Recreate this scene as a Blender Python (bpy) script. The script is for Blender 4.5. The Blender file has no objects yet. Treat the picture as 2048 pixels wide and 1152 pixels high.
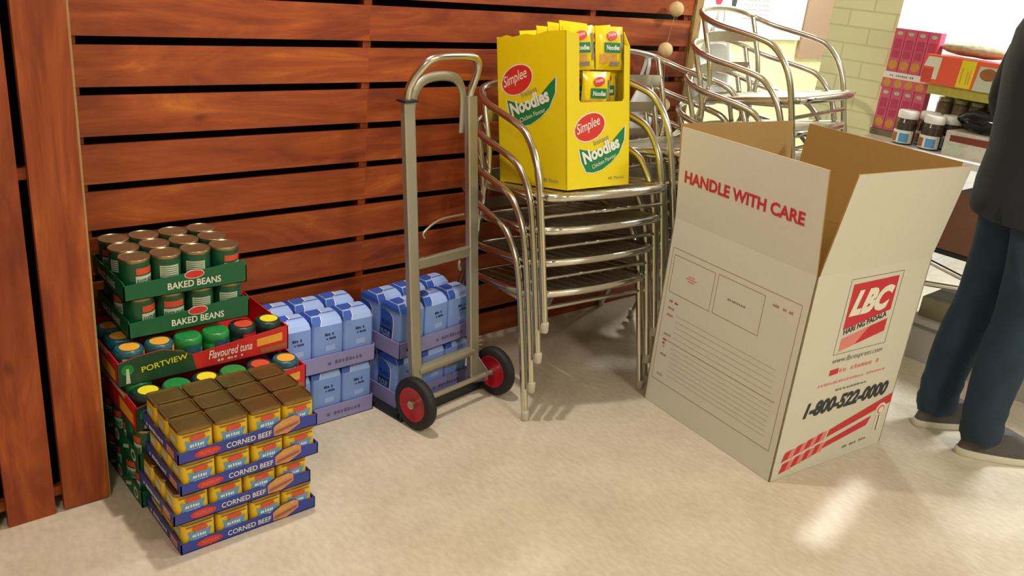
import bpy, math, random
from mathutils import Vector, Matrix
random.seed(7)
PI = math.pi
scene = bpy.context.scene
COL = scene.collection
R = math.radians

# ------------------------------------------------------------------ camera
cd = bpy.data.cameras.new('camera'); cam = bpy.data.objects.new('camera', cd); COL.objects.link(cam)
Rw = ((0.75464773, -0.16790541, 0.63428272), (-0.64917588, -0.33144309, 0.68462848), (0.0952758, -0.92841437, -0.35912292))
cam.matrix_world = Matrix(((Rw[0][0], -Rw[0][1], -Rw[0][2], 0), (Rw[1][0], -Rw[1][1], -Rw[1][2], 0),
                           (Rw[2][0], -Rw[2][1], -Rw[2][2], 1.5), (0, 0, 0, 1)))
cd.sensor_width = 36.0; cd.lens = 1711.26 / 2048 * 36; cd.clip_start = 0.05
scene.camera = cam
scene.view_settings.view_transform = 'Standard'; scene.view_settings.look = 'None'
scene.view_settings.gamma = 1; scene.view_settings.exposure = -0.2
scene.view_settings.use_curve_mapping = False
scene.cycles.use_denoising = True
scene.cycles.max_bounces = 6

# ------------------------------------------------------------------ world and lamps
w = bpy.data.worlds.new('world'); scene.world = w; w.use_nodes = True
w.node_tree.nodes['Background'].inputs[0].default_value = (0.9, 0.88, 0.83, 1)
w.node_tree.nodes['Background'].inputs[1].default_value = 0.05

def area(name, loc, size, power, color, target=None, sy=None, shape='DISK'):
    l = bpy.data.lights.new(name, 'AREA'); l.energy = power; l.color = color
    l.shape = 'RECTANGLE' if sy else shape; l.size = size
    if sy: l.size_y = sy
    o = bpy.data.objects.new(name, l); COL.objects.link(o); o.location = loc
    d = (Vector(target) - Vector(loc)) if target else Vector((0, 0, -1))
    o.rotation_euler = d.to_track_quat('-Z', 'Y').to_euler()
    return o
CEIL = 2.8
LAMPS = [((1.2, 2.05), 0.09, 38, (1.0, 0.93, 0.82)), ((1.7, -0.9), 0.5, 48, (1.0, 0.95, 0.87)), ((-0.6, 0.1), 0.5, 30, (1.0, 0.94, 0.85)),
         ((4.3, 0.75), 0.4, 92, (0.88, 0.95, 1.0)), ((4.6, 3.0), 0.3, 95, (0.96, 0.98, 1.0)), ((6.0, 2.42), 0.25, 30, (0.92, 0.97, 1.0)),
         ((7.7, 1.88), 0.16, 45, (0.9, 0.96, 1.0)), ((3.4, -2.4), 0.5, 45, (1.0, 0.93, 0.82))]  # shadow key first; fill behind the camera and far-board lamp added for brightness
for (x, y), s, p, c in LAMPS:
    area('ceiling_lamp_light', (x, y, CEIL - 0.05), s, p, c)

beam = area('added_streak_light', (2.33, 0.932, 2.76), 0.46, 0.11, (0.86, 0.94, 1.0), sy=0.02)   # added beam with no fitting, laying a pale streak on the floor
beam.data.spread = R(3); beam.rotation_euler = (0, 0, R(10))

# ------------------------------------------------------------------ materials
def lin(c):
    return tuple(((v / 255) / 12.92 if v / 255 <= 0.04045 else ((v / 255 + 0.055) / 1.055) ** 2.4) for v in c) + (1,)
MATS = {}
def mat(name, rgb, rough=0.5, metal=0.0, var=0.06, scale=30.0, bump=0.0, spec=0.5, emit=0, trans=0, coat=0, aniso=None):
    if name in MATS: return MATS[name]
    m = bpy.data.materials.new(name); m.use_nodes = True
    nt = m.node_tree; b = nt.nodes['Principled BSDF']
    c = lin(rgb)
    b.inputs['Roughness'].default_value = rough; b.inputs['Metallic'].default_value = metal
    b.inputs['Specular IOR Level'].default_value = spec
    if coat: b.inputs['Coat Weight'].default_value = coat; b.inputs['Coat Roughness'].default_value = 0.15
    if trans: b.inputs['Transmission Weight'].default_value = trans
    if emit:
        b.inputs['Emission Color'].default_value = c; b.inputs['Emission Strength'].default_value = emit
    tc = nt.nodes.new('ShaderNodeTexCoord'); n = nt.nodes.new('ShaderNodeTexNoise')
    n.inputs['Scale'].default_value = scale; n.inputs['Detail'].default_value = 3
    nt.links.new(tc.outputs['Object'], n.inputs['Vector'])
    r = nt.nodes.new('ShaderNodeMix'); r.data_type = 'RGBA'
    r.inputs['A'].default_value = tuple(v * (1 - var) for v in c[:3]) + (1,)
    r.inputs['B'].default_value = tuple(min(1, v * (1 + var)) for v in c[:3]) + (1,)
    nt.links.new(n.outputs['Fac'], r.inputs['Factor']); nt.links.new(r.outputs['Result'], b.inputs['Base Color'])
    if bump:
        bn = nt.nodes.new('ShaderNodeBump'); bn.inputs['Strength'].default_value = bump; bn.inputs['Distance'].default_value = 0.002
        nt.links.new(n.outputs['Fac'], bn.inputs['Height']); nt.links.new(bn.outputs['Normal'], b.inputs['Normal'])
    MATS[name] = m
    return m

def wood(name, axis):
    m = bpy.data.materials.new(name); m.use_nodes = True; nt = m.node_tree; L = nt.links.new
    b = nt.nodes['Principled BSDF']; b.inputs['Roughness'].default_value = 0.5; b.inputs['Specular IOR Level'].default_value = 0.35
    tc = nt.nodes.new('ShaderNodeTexCoord'); geo = nt.nodes.new('ShaderNodeNewGeometry')
    mp = nt.nodes.new('ShaderNodeMapping')
    mp.inputs['Scale'].default_value = (1.3, 7, 7) if axis == 'x' else (7, 7, 1.3)
    add = nt.nodes.new('ShaderNodeVectorMath'); add.operation = 'ADD'
    mul = nt.nodes.new('ShaderNodeVectorMath'); mul.operation = 'SCALE'; mul.inputs[0].default_value = (17.0, 9.0, 13.0)
    L(geo.outputs['Random Per Island'], mul.inputs['Scale'])
    L(tc.outputs['Object'], mp.inputs['Vector']); L(mp.outputs['Vector'], add.inputs[0]); L(mul.outputs['Vector'], add.inputs[1])
    n1 = nt.nodes.new('ShaderNodeTexNoise'); n1.inputs['Scale'].default_value = 1.0; n1.inputs['Detail'].default_value = 7; n1.inputs['Roughness'].default_value = 0.62; n1.inputs['Distortion'].default_value = 2.2
    L(add.outputs['Vector'], n1.inputs['Vector'])
    rp = nt.nodes.new('ShaderNodeValToRGB'); e = rp.color_ramp.elements
    e[0].position = 0.28; e[0].color = lin((112, 44, 20)); e[1].position = 0.74; e[1].color = lin((192, 108, 44))
    a = e.new(0.45); a.color = lin((138, 60, 26)); a2 = e.new(0.6); a2.color = lin((162, 78, 32))
    L(n1.outputs['Fac'], rp.inputs['Fac'])
    # fine grain
    mp2 = nt.nodes.new('ShaderNodeMapping'); mp2.inputs['Scale'].default_value = (3, 90, 90) if axis == 'x' else (90, 90, 3)
    L(tc.outputs['Object'], mp2.inputs['Vector'])
    n2 = nt.nodes.new('ShaderNodeTexNoise'); n2.inputs['Scale'].default_value = 1.0; n2.inputs['Detail'].default_value = 3; n2.inputs['Distortion'].default_value = 0.6
    L(mp2.outputs['Vector'], n2.inputs['Vector'])
    mr = nt.nodes.new('ShaderNodeMapRange'); mr.inputs['To Min'].default_value = 0.8; mr.inputs['To Max'].default_value = 1.2
    L(n2.outputs['Fac'], mr.inputs['Value'])
    # knots
    mp3 = nt.nodes.new('ShaderNodeMapping'); mp3.inputs['Scale'].default_value = (1.6, 3.0, 3.4) if axis == 'x' else (3.4, 3.0, 1.6)
    L(tc.outputs['Object'], mp3.inputs['Vector'])
    vo = nt.nodes.new('ShaderNodeTexVoronoi'); vo.inputs['Scale'].default_value = 1.0; L(mp3.outputs['Vector'], vo.inputs['Vector'])
    mk = nt.nodes.new('ShaderNodeMapRange'); mk.inputs['From Min'].default_value = 0.015; mk.inputs['From Max'].default_value = 0.05; mk.inputs['To Min'].default_value = 0.55; mk.inputs['To Max'].default_value = 1.0
    L(vo.outputs['Distance'], mk.inputs['Value'])
    m1 = nt.nodes.new('ShaderNodeMath'); m1.operation = 'MULTIPLY'; L(mr.outputs['Result'], m1.inputs[0]); L(mk.outputs['Result'], m1.inputs[1])
    sc = nt.nodes.new('ShaderNodeVectorMath'); sc.operation = 'SCALE'
    L(rp.outputs['Color'], sc.inputs[0]); L(m1.outputs['Value'], sc.inputs['Scale']); L(sc.outputs['Vector'], b.inputs['Base Color'])
    bn = nt.nodes.new('ShaderNodeBump'); bn.inputs['Strength'].default_value = 0.15; bn.inputs['Distance'].default_value = 0.002
    L(n2.outputs['Fac'], bn.inputs['Height']); L(bn.outputs['Normal'], b.inputs['Normal'])
    MATS[name] = m; return m

def floor_mat():
    m = bpy.data.materials.new('beige_vinyl_floor'); m.use_nodes = True; nt = m.node_tree; L = nt.links.new
    b = nt.nodes['Principled BSDF']; b.inputs['Roughness'].default_value = 0.2; b.inputs['Specular IOR Level'].default_value = 0.4
    tc = nt.nodes.new('ShaderNodeTexCoord')
    n1 = nt.nodes.new('ShaderNodeTexNoise'); n1.inputs['Scale'].default_value = 5; n1.inputs['Detail'].default_value = 5; L(tc.outputs['Object'], n1.inputs['Vector'])
    mp = nt.nodes.new('ShaderNodeMapping'); mp.inputs['Rotation'].default_value = (0, 0, R(-35)); mp.inputs['Scale'].default_value = (60, 30, 1)
    L(tc.outputs['Object'], mp.inputs['Vector'])
    n2 = nt.nodes.new('ShaderNodeTexNoise'); n2.inputs['Scale'].default_value = 1; n2.inputs['Detail'].default_value = 6; L(mp.outputs['Vector'], n2.inputs['Vector'])
    a = nt.nodes.new('ShaderNodeMath'); a.operation = 'ADD'; L(n1.outputs['Fac'], a.inputs[0]); L(n2.outputs['Fac'], a.inputs[1])
    h = nt.nodes.new('ShaderNodeMath'); h.operation = 'MULTIPLY'; h.inputs[1].default_value = 0.5; L(a.outputs['Value'], h.inputs[0])
    rp = nt.nodes.new('ShaderNodeValToRGB'); e = rp.color_ramp.elements
    e[0].position = 0.36; e[0].color = lin((190, 177, 156)); e[1].position = 0.64; e[1].color = lin((210, 198, 178))
    L(h.outputs['Value'], rp.inputs['Fac'])
    # a few scuffs
    n3 = nt.nodes.new('ShaderNodeTexNoise'); n3.inputs['Scale'].default_value = 2.3; n3.inputs['Detail'].default_value = 8; L(tc.outputs['Object'], n3.inputs['Vector'])
    mr = nt.nodes.new('ShaderNodeMapRange'); mr.inputs['From Min'].default_value = 0.3; mr.inputs['From Max'].default_value = 0.5; mr.inputs['To Min'].default_value = 0.9
    L(n3.outputs['Fac'], mr.inputs['Value'])
    sc = nt.nodes.new('ShaderNodeVectorMath'); sc.operation = 'SCALE'; L(rp.outputs['Color'], sc.inputs[0]); sc.inputs['Scale'].default_value = 1.0
    L(sc.outputs['Vector'], b.inputs['Base Color'])
    r2 = nt.nodes.new('ShaderNodeMapRange'); r2.inputs['To Min'].default_value = 0.14; r2.inputs['To Max'].default_value = 0.26
    L(n1.outputs['Fac'], r2.inputs['Value']); L(r2.outputs['Result'], b.inputs['Roughness'])
    bn = nt.nodes.new('ShaderNodeBump'); bn.inputs['Strength'].default_value = 0.05; bn.inputs['Distance'].default_value = 0.002
    L(n2.outputs['Fac'], bn.inputs['Height']); L(bn.outputs['Normal'], b.inputs['Normal'])
    return m

def brick_mat(name, col, mortar, vec):
    m = bpy.data.materials.new(name); m.use_nodes = True; nt = m.node_tree; L = nt.links.new
    b = nt.nodes['Principled BSDF']; b.inputs['Roughness'].default_value = 0.6
    tc = nt.nodes.new('ShaderNodeTexCoord'); sp = nt.nodes.new('ShaderNodeSeparateXYZ'); cb = nt.nodes.new('ShaderNodeCombineXYZ')
    L(tc.outputs['Object'], sp.inputs[0])
    L(sp.outputs[vec], cb.inputs['X']); L(sp.outputs['Z'], cb.inputs['Y'])
    bk = nt.nodes.new('ShaderNodeTexBrick'); bk.inputs['Scale'].default_value = 1.0
    bk.inputs['Color1'].default_value = lin(col); bk.inputs['Color2'].default_value = lin(tuple(int(v * 0.97) for v in col)); bk.inputs['Mortar'].default_value = lin(mortar)
    bk.inputs['Mortar Size'].default_value = 0.004; bk.inputs['Brick Width'].default_value = 0.225; bk.inputs['Row Height'].default_value = 0.075
    L(cb.outputs[0], bk.inputs['Vector']); L(bk.outputs['Color'], b.inputs['Base Color'])
    bn = nt.nodes.new('ShaderNodeBump'); bn.inputs['Strength'].default_value = 0.5; bn.inputs['Distance'].default_value = 0.004; bn.invert = True
    L(bk.outputs['Fac'], bn.inputs['Height']); L(bn.outputs['Normal'], b.inputs['Normal'])
    MATS[name] = m; return m

WX = wood('stained_wood_horizontal', 'x'); WZ = wood('stained_wood_vertical', 'z')
RAW = mat('raw_timber', (168, 138, 84), 0.7, var=0.15)
DARK = mat('unlit_room_black', (14, 9, 8), 0.9)  # near-black colour stands in for the unlit room behind the boards
ALU = mat('polished_aluminium', (214, 210, 200), 0.2, 1.0, var=0.04)
ALUB = mat('brushed_aluminium', (196, 188, 166), 0.36, 1.0, var=0.06)
TRK = mat('dull_grey_truck_metal', (168, 162, 144), 0.42, 0.7, var=0.06)
RUB = mat('black_rubber', (26, 24, 24), 0.65)
REDP = mat('red_plastic', (176, 22, 44), 0.4)
BLKM = mat('black_steel', (22, 24, 32), 0.5)
GREYCAP = mat('grey_plastic_cap', (190, 184, 165), 0.5)
CARDW = mat('white_cardboard', (207, 203, 186), 0.65, var=0.03, scale=60)
KRAFT = mat('kraft_cardboard', (160, 124, 62), 0.75, var=0.05, scale=50)
PRED = mat('red_print', (196, 42, 52), 0.6)
PPINK = mat('pink_print', (218, 128, 122), 0.6)
PBRN = mat('faint_red_brown_print', (168, 122, 96), 0.6)
PLINE = mat('faint_grey_print', (176, 166, 146), 0.6)
PBLK = mat('black_print', (44, 48, 46), 0.6)
PGRY = mat('grey_print', (120, 120, 108), 0.6)
YEL = mat('yellow_card', (226, 202, 8), 0.4, var=0.03)
YELP = mat('yellow_film', (232, 205, 20), 0.22, var=0.08)
LRED = mat('logo_red', (206, 44, 36), 0.45)
LGRN = mat('logo_green', (10, 118, 62), 0.45)
LWHT = mat('logo_white', (226, 224, 208), 0.5)
LGLD = mat('picture_gold', (206, 150, 60), 0.4, var=0.3, scale=90)
LGRY = mat('barcode_grey', (140, 130, 122), 0.4, var=0.2, scale=200)
BLUEC = mat('tray_blue', (52, 62, 150), 0.5, var=0.08)
BLUEL = mat('label_blue', (88, 146, 196), 0.35, var=0.25, scale=120)
BLUED = mat('label_dark_blue', (34, 66, 130), 0.4, var=0.2)
TINY = mat('tin_yellow', (226, 186, 26), 0.32, var=0.12)
TINR = mat('label_red_orange', (206, 74, 44), 0.4, var=0.15)
TINB = mat('label_brown', (150, 92, 52), 0.4, var=0.35, scale=150)
TINK = mat('label_pink_meat', (196, 130, 104), 0.45, var=0.35, scale=120)
LIDG = mat('gold_tin_lid', (142, 116, 70), 0.3, 0.8, var=0.18, scale=60)
LIDS = mat('silver_tin_lid', (160, 140, 104), 0.28, 0.8, var=0.18, scale=60)
GRNC = mat('tray_green', (8, 92, 52), 0.5, var=0.08)
GRNL = mat('tin_green', (18, 84, 50), 0.35, var=0.15)
LGT = mat('label_pale', (186, 196, 172), 0.45, var=0.2, scale=200)
REDC = mat('tray_red', (196, 30, 34), 0.45, var=0.1)
DKGRN = mat('panel_dark_green', (22, 66, 40), 0.5, var=0.3, scale=30)
TUNG = mat('wrap_green', (34, 130, 60), 0.3, var=0.35, scale=70)
TUNB = mat('wrap_blue_green', (28, 84, 98), 0.3, var=0.4, scale=80)
TUND = mat('wrap_dark', (24, 50, 48), 0.3, var=0.3)
TUNO = mat('wrap_orange', (226, 160, 50), 0.35, var=0.1)
TUNY = mat('wrap_yellow', (226, 214, 40), 0.35, var=0.1)
FLB = mat('flour_paper_blue', (122, 154, 222), 0.6, var=0.05, bump=0.25, scale=25)
FLT = mat('flour_paper_top', (150, 176, 230), 0.55, var=0.05, bump=0.3, scale=25)
FLD = mat('flour_dark_blue', (44, 84, 178), 0.5, var=0.08)
FLN = mat('flour_navy', (30, 42, 88), 0.5)
LILAC = mat('lilac_card', (140, 136, 188), 0.6, var=0.05)
SHELFW = mat('white_laminate', (232, 234, 230), 0.3)
PINKB = mat('pink_box', (214, 92, 122), 0.45, var=0.15, scale=60)
PINKD = mat('pink_box_dark', (190, 60, 96), 0.45, var=0.15)
JARG = mat('jar_brown', (74, 58, 50), 0.2)
CREAM = mat('cream_paint', (226, 222, 176), 0.55, var=0.03)
WHITE = mat('white_paint', (238, 238, 232), 0.5)
BAGP = mat('white_plastic_film', (240, 244, 246), 0.3, var=0.06, bump=0.6, scale=22)

# ------------------------------------------------------------------ mesh builder
TXT = {}
def text2d(s, shear=0.0, bold=0.0, sp=1.0):
    k = (s, shear, bold, sp)
    if k in TXT: return TXT[k]
    cu = bpy.data.curves.new('tmp', 'FONT'); cu.body = s; cu.shear = shear; cu.offset = bold; cu.resolution_u = 3; cu.space_character = sp
    o = bpy.data.objects.new('tmp', cu); COL.objects.link(o)
    dg = bpy.context.evaluated_depsgraph_get(); me = bpy.data.meshes.new_from_object(o.evaluated_get(dg))
    V = [(v.co.x, v.co.y) for v in me.vertices]; F = [tuple(p.vertices) for p in me.polygons]
    bpy.data.objects.remove(o); bpy.data.curves.remove(cu); bpy.data.meshes.remove(me)
    x0 = min(v[0] for v in V); x1 = max(v[0] for v in V); y0 = min(v[1] for v in V); y1 = max(v[1] for v in V)
    V = [((v[0] - x0) / (x1 - x0), (v[1] - y0) / (y1 - y0)) for v in V]
    TXT[k] = (V, F); return TXT[k]

def plane(o, u, v):
    o, u, v = Vector(o), Vector(u), Vector(v); n = u.cross(v).normalized()
    return lambda a, b, off=0.0: o + u * a + v * b + n * off
def cyl(r, a0=0.0, c=(0, 0, 0)):     # front (u=0) faces -Y turned by a0
    c = Vector(c)
    def f(a, b, off=0.0):
        t = a / r + a0
        return c + Vector(((r + off) * math.sin(t), -(r + off) * math.cos(t), b))
    return f

class MB:
    def __init__(s): s.v = []; s.f = []; s.m = []; s.sm = []; s.mats = []
    def mi(s, m):
        if m not in s.mats: s.mats.append(m)
        return s.mats.index(m)
    def add(s, V, F, m, smooth=False):
        b = len(s.v); s.v += [Vector(p) for p in V]; i = s.mi(m)
        for f in F: s.f.append(tuple(b + k for k in f)); s.m.append(i); s.sm.append(smooth)
    def box(s, lo, hi, m, fr=None):
        x0, y0, z0 = lo; x1, y1, z1 = hi
        V = [Vector(p) for p in ((x0, y0, z0), (x1, y0, z0), (x1, y1, z0), (x0, y1, z0), (x0, y0, z1), (x1, y0, z1), (x1, y1, z1), (x0, y1, z1))]
        if fr: V = [fr @ p for p in V]
        s.add(V, [(0, 3, 2, 1), (4, 5, 6, 7), (0, 1, 5, 4), (1, 2, 6, 5), (2, 3, 7, 6), (3, 0, 4, 7)], m)
    def slab(s, pts, off, m, m2=None):          # polygon given thickness along -normal; inside material m2
        pts = [Vector(p) for p in pts]; n = (pts[1] - pts[0]).cross(pts[-1] - pts[0]).normalized()
        k = len(pts); q = [p - n * off for p in pts]
        s.add(pts, [tuple(range(k))], m); s.add(q, [tuple(reversed(range(k)))], m2 or m)
        s.add(pts + q, [(i, k + i, k + (i + 1) % k, (i + 1) % k) for i in range(k)], m2 or m)
    def loft(s, rings, m, cap=True, smooth=True, closed=True):
        n = len(rings[0]); V = [p for r in rings for p in r]; F = []
        for i in range(len(rings) - 1):
            for j in range(n if closed else n - 1):
                a = i * n + j; b = i * n + (j + 1) % n
                F.append((a, b, b + n, a + n))
        s.add(V, F, m, smooth)
        if cap:
            s.add(rings[0], [tuple(reversed(range(n)))], m); s.add(rings[-1], [tuple(range(n))], m)
    def tube(s, path, r, m, seg=10, closed=False, flat=None):
        P = [Vector(p) for p in path]; n = len(P); rings = []; up = None
        for i in range(n):
            if closed: t = (P[(i + 1) % n] - P[i - 1]).normalized()
            else: t = (P[min(i + 1, n - 1)] - P[max(i - 1, 0)]).normalized()
            if up is None:
                up = Vector((0, 0, 1)) if abs(t.z) < 0.9 else Vector((0, 1, 0))
            up = (up - t * up.dot(t)).normalized(); sd = t.cross(up)
            rr = r[i] if isinstance(r, (list, tuple)) else r
            ra, rb = (rr, rr) if flat is None else flat
            rings.append([P[i] + sd * (ra * math.cos(2 * PI * k / seg)) + up * (rb * math.sin(2 * PI * k / seg)) for k in range(seg)])
        if closed: rings.append(rings[0])
        s.loft(rings, m, cap=not closed)
    def lathe(s, prof, m, seg=24, c=(0, 0, 0), axis='z', caps=True, mfun=None):
        c = Vector(c)
        def pt(r, h, k):
            a = 2 * PI * k / seg
            if axis == 'z': return c + Vector((r * math.cos(a), r * math.sin(a), h))
            if axis == 'x': return c + Vector((h, r * math.cos(a), r * math.sin(a)))
            return c + Vector((r * math.cos(a), h, r * math.sin(a)))
        rings = [[pt(r, h, k) for k in range(seg)] for r, h in prof]
        if mfun is None: s.loft(rings, m, cap=caps)
        else:
            for i in range(len(rings) - 1): s.loft(rings[i:i + 2], mfun(i), cap=False)
            if caps: s.add(rings[0], [tuple(reversed(range(seg)))], mfun(0)); s.add(rings[-1], [tuple(range(seg))], mfun(len(rings) - 2))
    def poly(s, fr, pts, m, off=0.0008):
        s.add([fr(a, b, off) for a, b in pts], [tuple(range(len(pts)))], m)
    def patch(s, fr, u0, u1, v0, v1, m, off=0.0008, n=6):
        V = []; F = []
        for i in range(n + 1):
            u = u0 + (u1 - u0) * i / n; V += [fr(u, v0, off), fr(u, v1, off)]
        for i in range(n): F.append((2 * i, 2 * i + 2, 2 * i + 3, 2 * i + 1))
        s.add(V, F, m, True)
    def ell(s, fr, cx, cy, rx, ry, m, off=0.0008, rot=0.0, n=20):
        P = []
        for k in range(n):
            a = 2 * PI * k / n; x = rx * math.cos(a); y = ry * math.sin(a)
            P.append((cx + x * math.cos(rot) - y * math.sin(rot), cy + x * math.sin(rot) + y * math.cos(rot)))
        V = [fr(cx, cy, off)] + [fr(a, b, off) for a, b in P]
        s.add(V, [(0, 1 + k, 1 + (k + 1) % n) for k in range(n)], m)
    def text(s, fr, t, x, y, w, h, m, off=0.0014, shear=0.0, bold=0.0, rot=0.0, sp=1.0, warp=None):
        V, F = text2d(t, shear, bold, sp); c, sn = math.cos(rot), math.sin(rot)
        def g(a, b):
            X = a * w; Y = b * h
            if warp: X, Y = warp(a, b)
            return fr(x + X * c - Y * sn, y + X * sn + Y * c, off)
        s.add([g(a, b) for a, b in V], F, m)
    def scrib(s, fr, x, y, w, h, m, n=7, off=0.0012, rot=0.0, seed=1):   # unreadable small print: a row of short strokes
        rd = random.Random(seed); c, sn = math.cos(rot), math.sin(rot); st = w / n
        for i in range(n):
            if rd.random() < 0.12: continue
            a = i * st; b = a + st * rd.uniform(0.5, 0.85); hh = h * rd.uniform(0.7, 1)
            s.poly(fr, [(x + X * c - Y * sn, y + X * sn + Y * c) for X, Y in ((a, 0), (b, 0), (b, hh), (a, hh))], m, off)
    def build(s, name, parent=None, loc=None):
        me = bpy.data.meshes.new(name); me.from_pydata([tuple(p) for p in s.v], [], s.f)
        for m in s.mats: me.materials.append(m)
        me.polygons.foreach_set('material_index', s.m); me.polygons.foreach_set('use_smooth', s.sm); me.update()
        o = bpy.data.objects.new(name, me); COL.objects.link(o)
        if parent: o.parent = parent
        if loc: o.location = loc
        return o

def spline(pts, n=6, closed=False):
    P = [Vector(p) for p in pts]; out = []; k = len(P)
    for i in range(k if closed else k - 1):
        p1, p2 = P[i], P[(i + 1) % k]
        p0 = P[i - 1] if (closed or i > 0) else p1 * 2 - p2
        p3 = P[(i + 2) % k] if (closed or i < k - 2) else p2 * 2 - p1
        for j in range(n):
            t = j / n
            out.append(0.5 * ((2 * p1) + (p2 - p0) * t + (2 * p0 - 5 * p1 + 4 * p2 - p3) * t * t + (3 * p1 - p0 - 3 * p2 + p3) * t ** 3))
    if not closed: out.append(P[-1])
    return out
def rrect(x0, y0, x1, y1, r, z, n=4):
    out = []
    for cx, cy, a0 in ((x1 - r, y1 - r, 0), (x0 + r, y1 - r, 90), (x0 + r, y0 + r, 180), (x1 - r, y0 + r, 270)):
        for k in range(n + 1):
            a = R(a0 + 90 * k / n); out.append(Vector((cx + r * math.cos(a), cy + r * math.sin(a), z)))
    return out

def tag(o, label=None, cat=None, group=None, kind=None):
    if label: o['label'] = label
    if cat: o['category'] = cat
    if group: o['group'] = group
    if kind: o['kind'] = kind
    return o
def empty(name, loc=(0, 0, 0), rz=0.0):
    o = bpy.data.objects.new(name, None); COL.objects.link(o); o.location = loc; o.rotation_euler = (0, 0, rz)
    o.empty_display_size = 0.05
    return o
KIDS = {}
def dup(root, loc, rz, label, group=None):
    c = root.copy(); COL.objects.link(c); c.location = loc; c.rotation_euler = (0, 0, rz); tag(c, label, None, group)
    for ch in list(root.children):
        k = ch.copy(); COL.objects.link(k); k.parent = c
        for g in list(ch.children):
            q = g.copy(); COL.objects.link(q); q.parent = k
    return c
class Kind:                     # first call moves the prototype itself, later calls copy it
    def __init__(s, root): s.root = root; s.used = False
    def put(s, loc, rz, label, group=None):
        if not s.used:
            s.used = True; s.root.location = loc; s.root.rotation_euler = (0, 0, rz); tag(s.root, label, None, group); return s.root
        return dup(s.root, loc, rz, label, group)
ORD = ['first', 'second', 'third', 'fourth', 'fifth', 'sixth', 'seventh']

# ------------------------------------------------------------------ setting
FX0, FX1, FY0, FY1 = -3.0, 9.0, -4.0, 4.2
b = MB(); b.box((FX0, FY0, -0.05), (FX1, FY1, 0), floor_mat()); tag(b.build('floor'), kind='structure')
b = MB(); b.box((FX0, FY0, CEIL), (FX1, FY1, CEIL + 0.05), mat('ceiling_white', (226, 224, 214), 0.8)); tag(b.build('ceiling'), kind='structure')
b = MB(); b.box((FX0 - 0.1, FY0, 0), (FX0, FY1, CEIL), CREAM); tag(b.build('wall_left'), kind='structure')
b = MB(); b.box((FX0, FY0 - 0.1, 0), (FX1, FY0, CEIL), CREAM); tag(b.build('wall_front'), kind='structure')
b = MB(); b.box((FX1, FY0, 0), (FX1 + 0.1, FY1, CEIL), WHITE); tag(b.build('wall_right'), kind='structure')
# slatted timber wall
b = MB()
ztop = [0.112 + 0.1345 * k for k in range(-1, 21)]
joint = 1.567
for k, z in enumerate(ztop):
    z0 = max(z + 0.0118, 0.0); z1 = min(z + 0.1345 - 0.0118, CEIL)
    if z1 - z0 < 0.02: continue
    b.box((0.585, 2.5, z0), (joint, 2.514, z1), WX); b.box((joint, 2.5, z0), (3.245, 2.514, z1), WX)
for x in (0.658, joint, 2.62, 3.22):
    b.box((x - 0.015, 2.515, 0), (x + 0.015, 2.55, CEIL), WZ)
b.box((3.247, 2.488, 0), (3.295, 2.56, CEIL), RAW)
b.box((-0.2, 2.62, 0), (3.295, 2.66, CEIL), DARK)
tag(b.build('wall_back'), kind='structure')
# boxed-out column of vertical boards
b = MB(); x = 0.565
while x > -2.6:
    b.box((x - 0.112, 2.16, 0.0 if x < 0.5 else 0.004), (x, 2.18, CEIL), WZ); x -= 0.134
for z in (0.055, 0.925, 1.8): b.box((-2.6, 2.181, z - 0.014), (0.56, 2.2, z + 0.014), WX)
b.box((0.566, 2.165, 0.0), (0.5715, 2.2, CEIL), RAW)
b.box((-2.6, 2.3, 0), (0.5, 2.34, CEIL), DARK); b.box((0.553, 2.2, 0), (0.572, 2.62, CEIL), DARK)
tag(b.build('trim_1'), kind='structure')
# far brick walls
BG = brick_mat('green_painted_brick', (236, 236, 190), (212, 212, 166), 'Y'); BW = brick_mat('overlit_white_brick', (240, 240, 236), (226, 226, 218), 'X')  # white one has the strong light on that face put into its colour
BY = brick_mat('cream_painted_brick', (222, 218, 166), (210, 206, 156), 'X')
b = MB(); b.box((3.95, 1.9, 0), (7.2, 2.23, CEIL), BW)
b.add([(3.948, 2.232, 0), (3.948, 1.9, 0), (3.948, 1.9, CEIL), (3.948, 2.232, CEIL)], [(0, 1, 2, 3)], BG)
tag(b.build('wall_brick'), kind='structure')
b = MB(); b.box((3.295, 3.6, 0), (9.0, 3.7, CEIL), BY); tag(b.build('wall_far'), kind='structure')
b = MB(); b.box((4.66, 1.878, 1.32), (4.70, 1.9, 2.4), WHITE); b.box((6.0, 1.878, 1.32), (6.04, 1.9, 2.4), WHITE); b.box((4.66, 1.878, 1.28), (6.04, 1.9, 1.32), WHITE); b.box((4.66, 1.878, 2.4), (6.04, 1.9, 2.44), WHITE)
b.box((4.70, 1.89, 1.32), (6.0, 1.899, 2.4), mat('bright_window_glass', (232, 242, 255), 0.2, emit=5.0)); tag(b.build('window_1'), kind='structure')
# ceiling lamps, all out of view, some added as fill
lamp0 = None
for i, ((x, y), s, p, c) in enumerate(LAMPS):
    o = empty('ceiling_lamp', (x, y, CEIL))
    b = MB(); b.lathe([(s / 2 + 0.02, 0), (s / 2 + 0.02, -0.035), (s / 2 + 0.004, -0.035), (s / 2 + 0.004, -0.01)], WHITE, 32); b.build('lamp_rim', o)
    b = MB(); b.lathe([(s / 2, -0.012), (s / 2, -0.03)], mat('lamp_glass_%d' % i, tuple(int(v * 255) for v in c), 0.4, emit=6), 32); b.build('diffuser', o)
    tag(o, 'unseen round flush ceiling lamp, %s of the eight counted from the slatted wall outwards' % ['first', 'second', 'third', 'fourth', 'fifth', 'sixth', 'seventh', 'eighth'][i], 'ceiling lamp', 'ceiling lamps')

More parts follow.
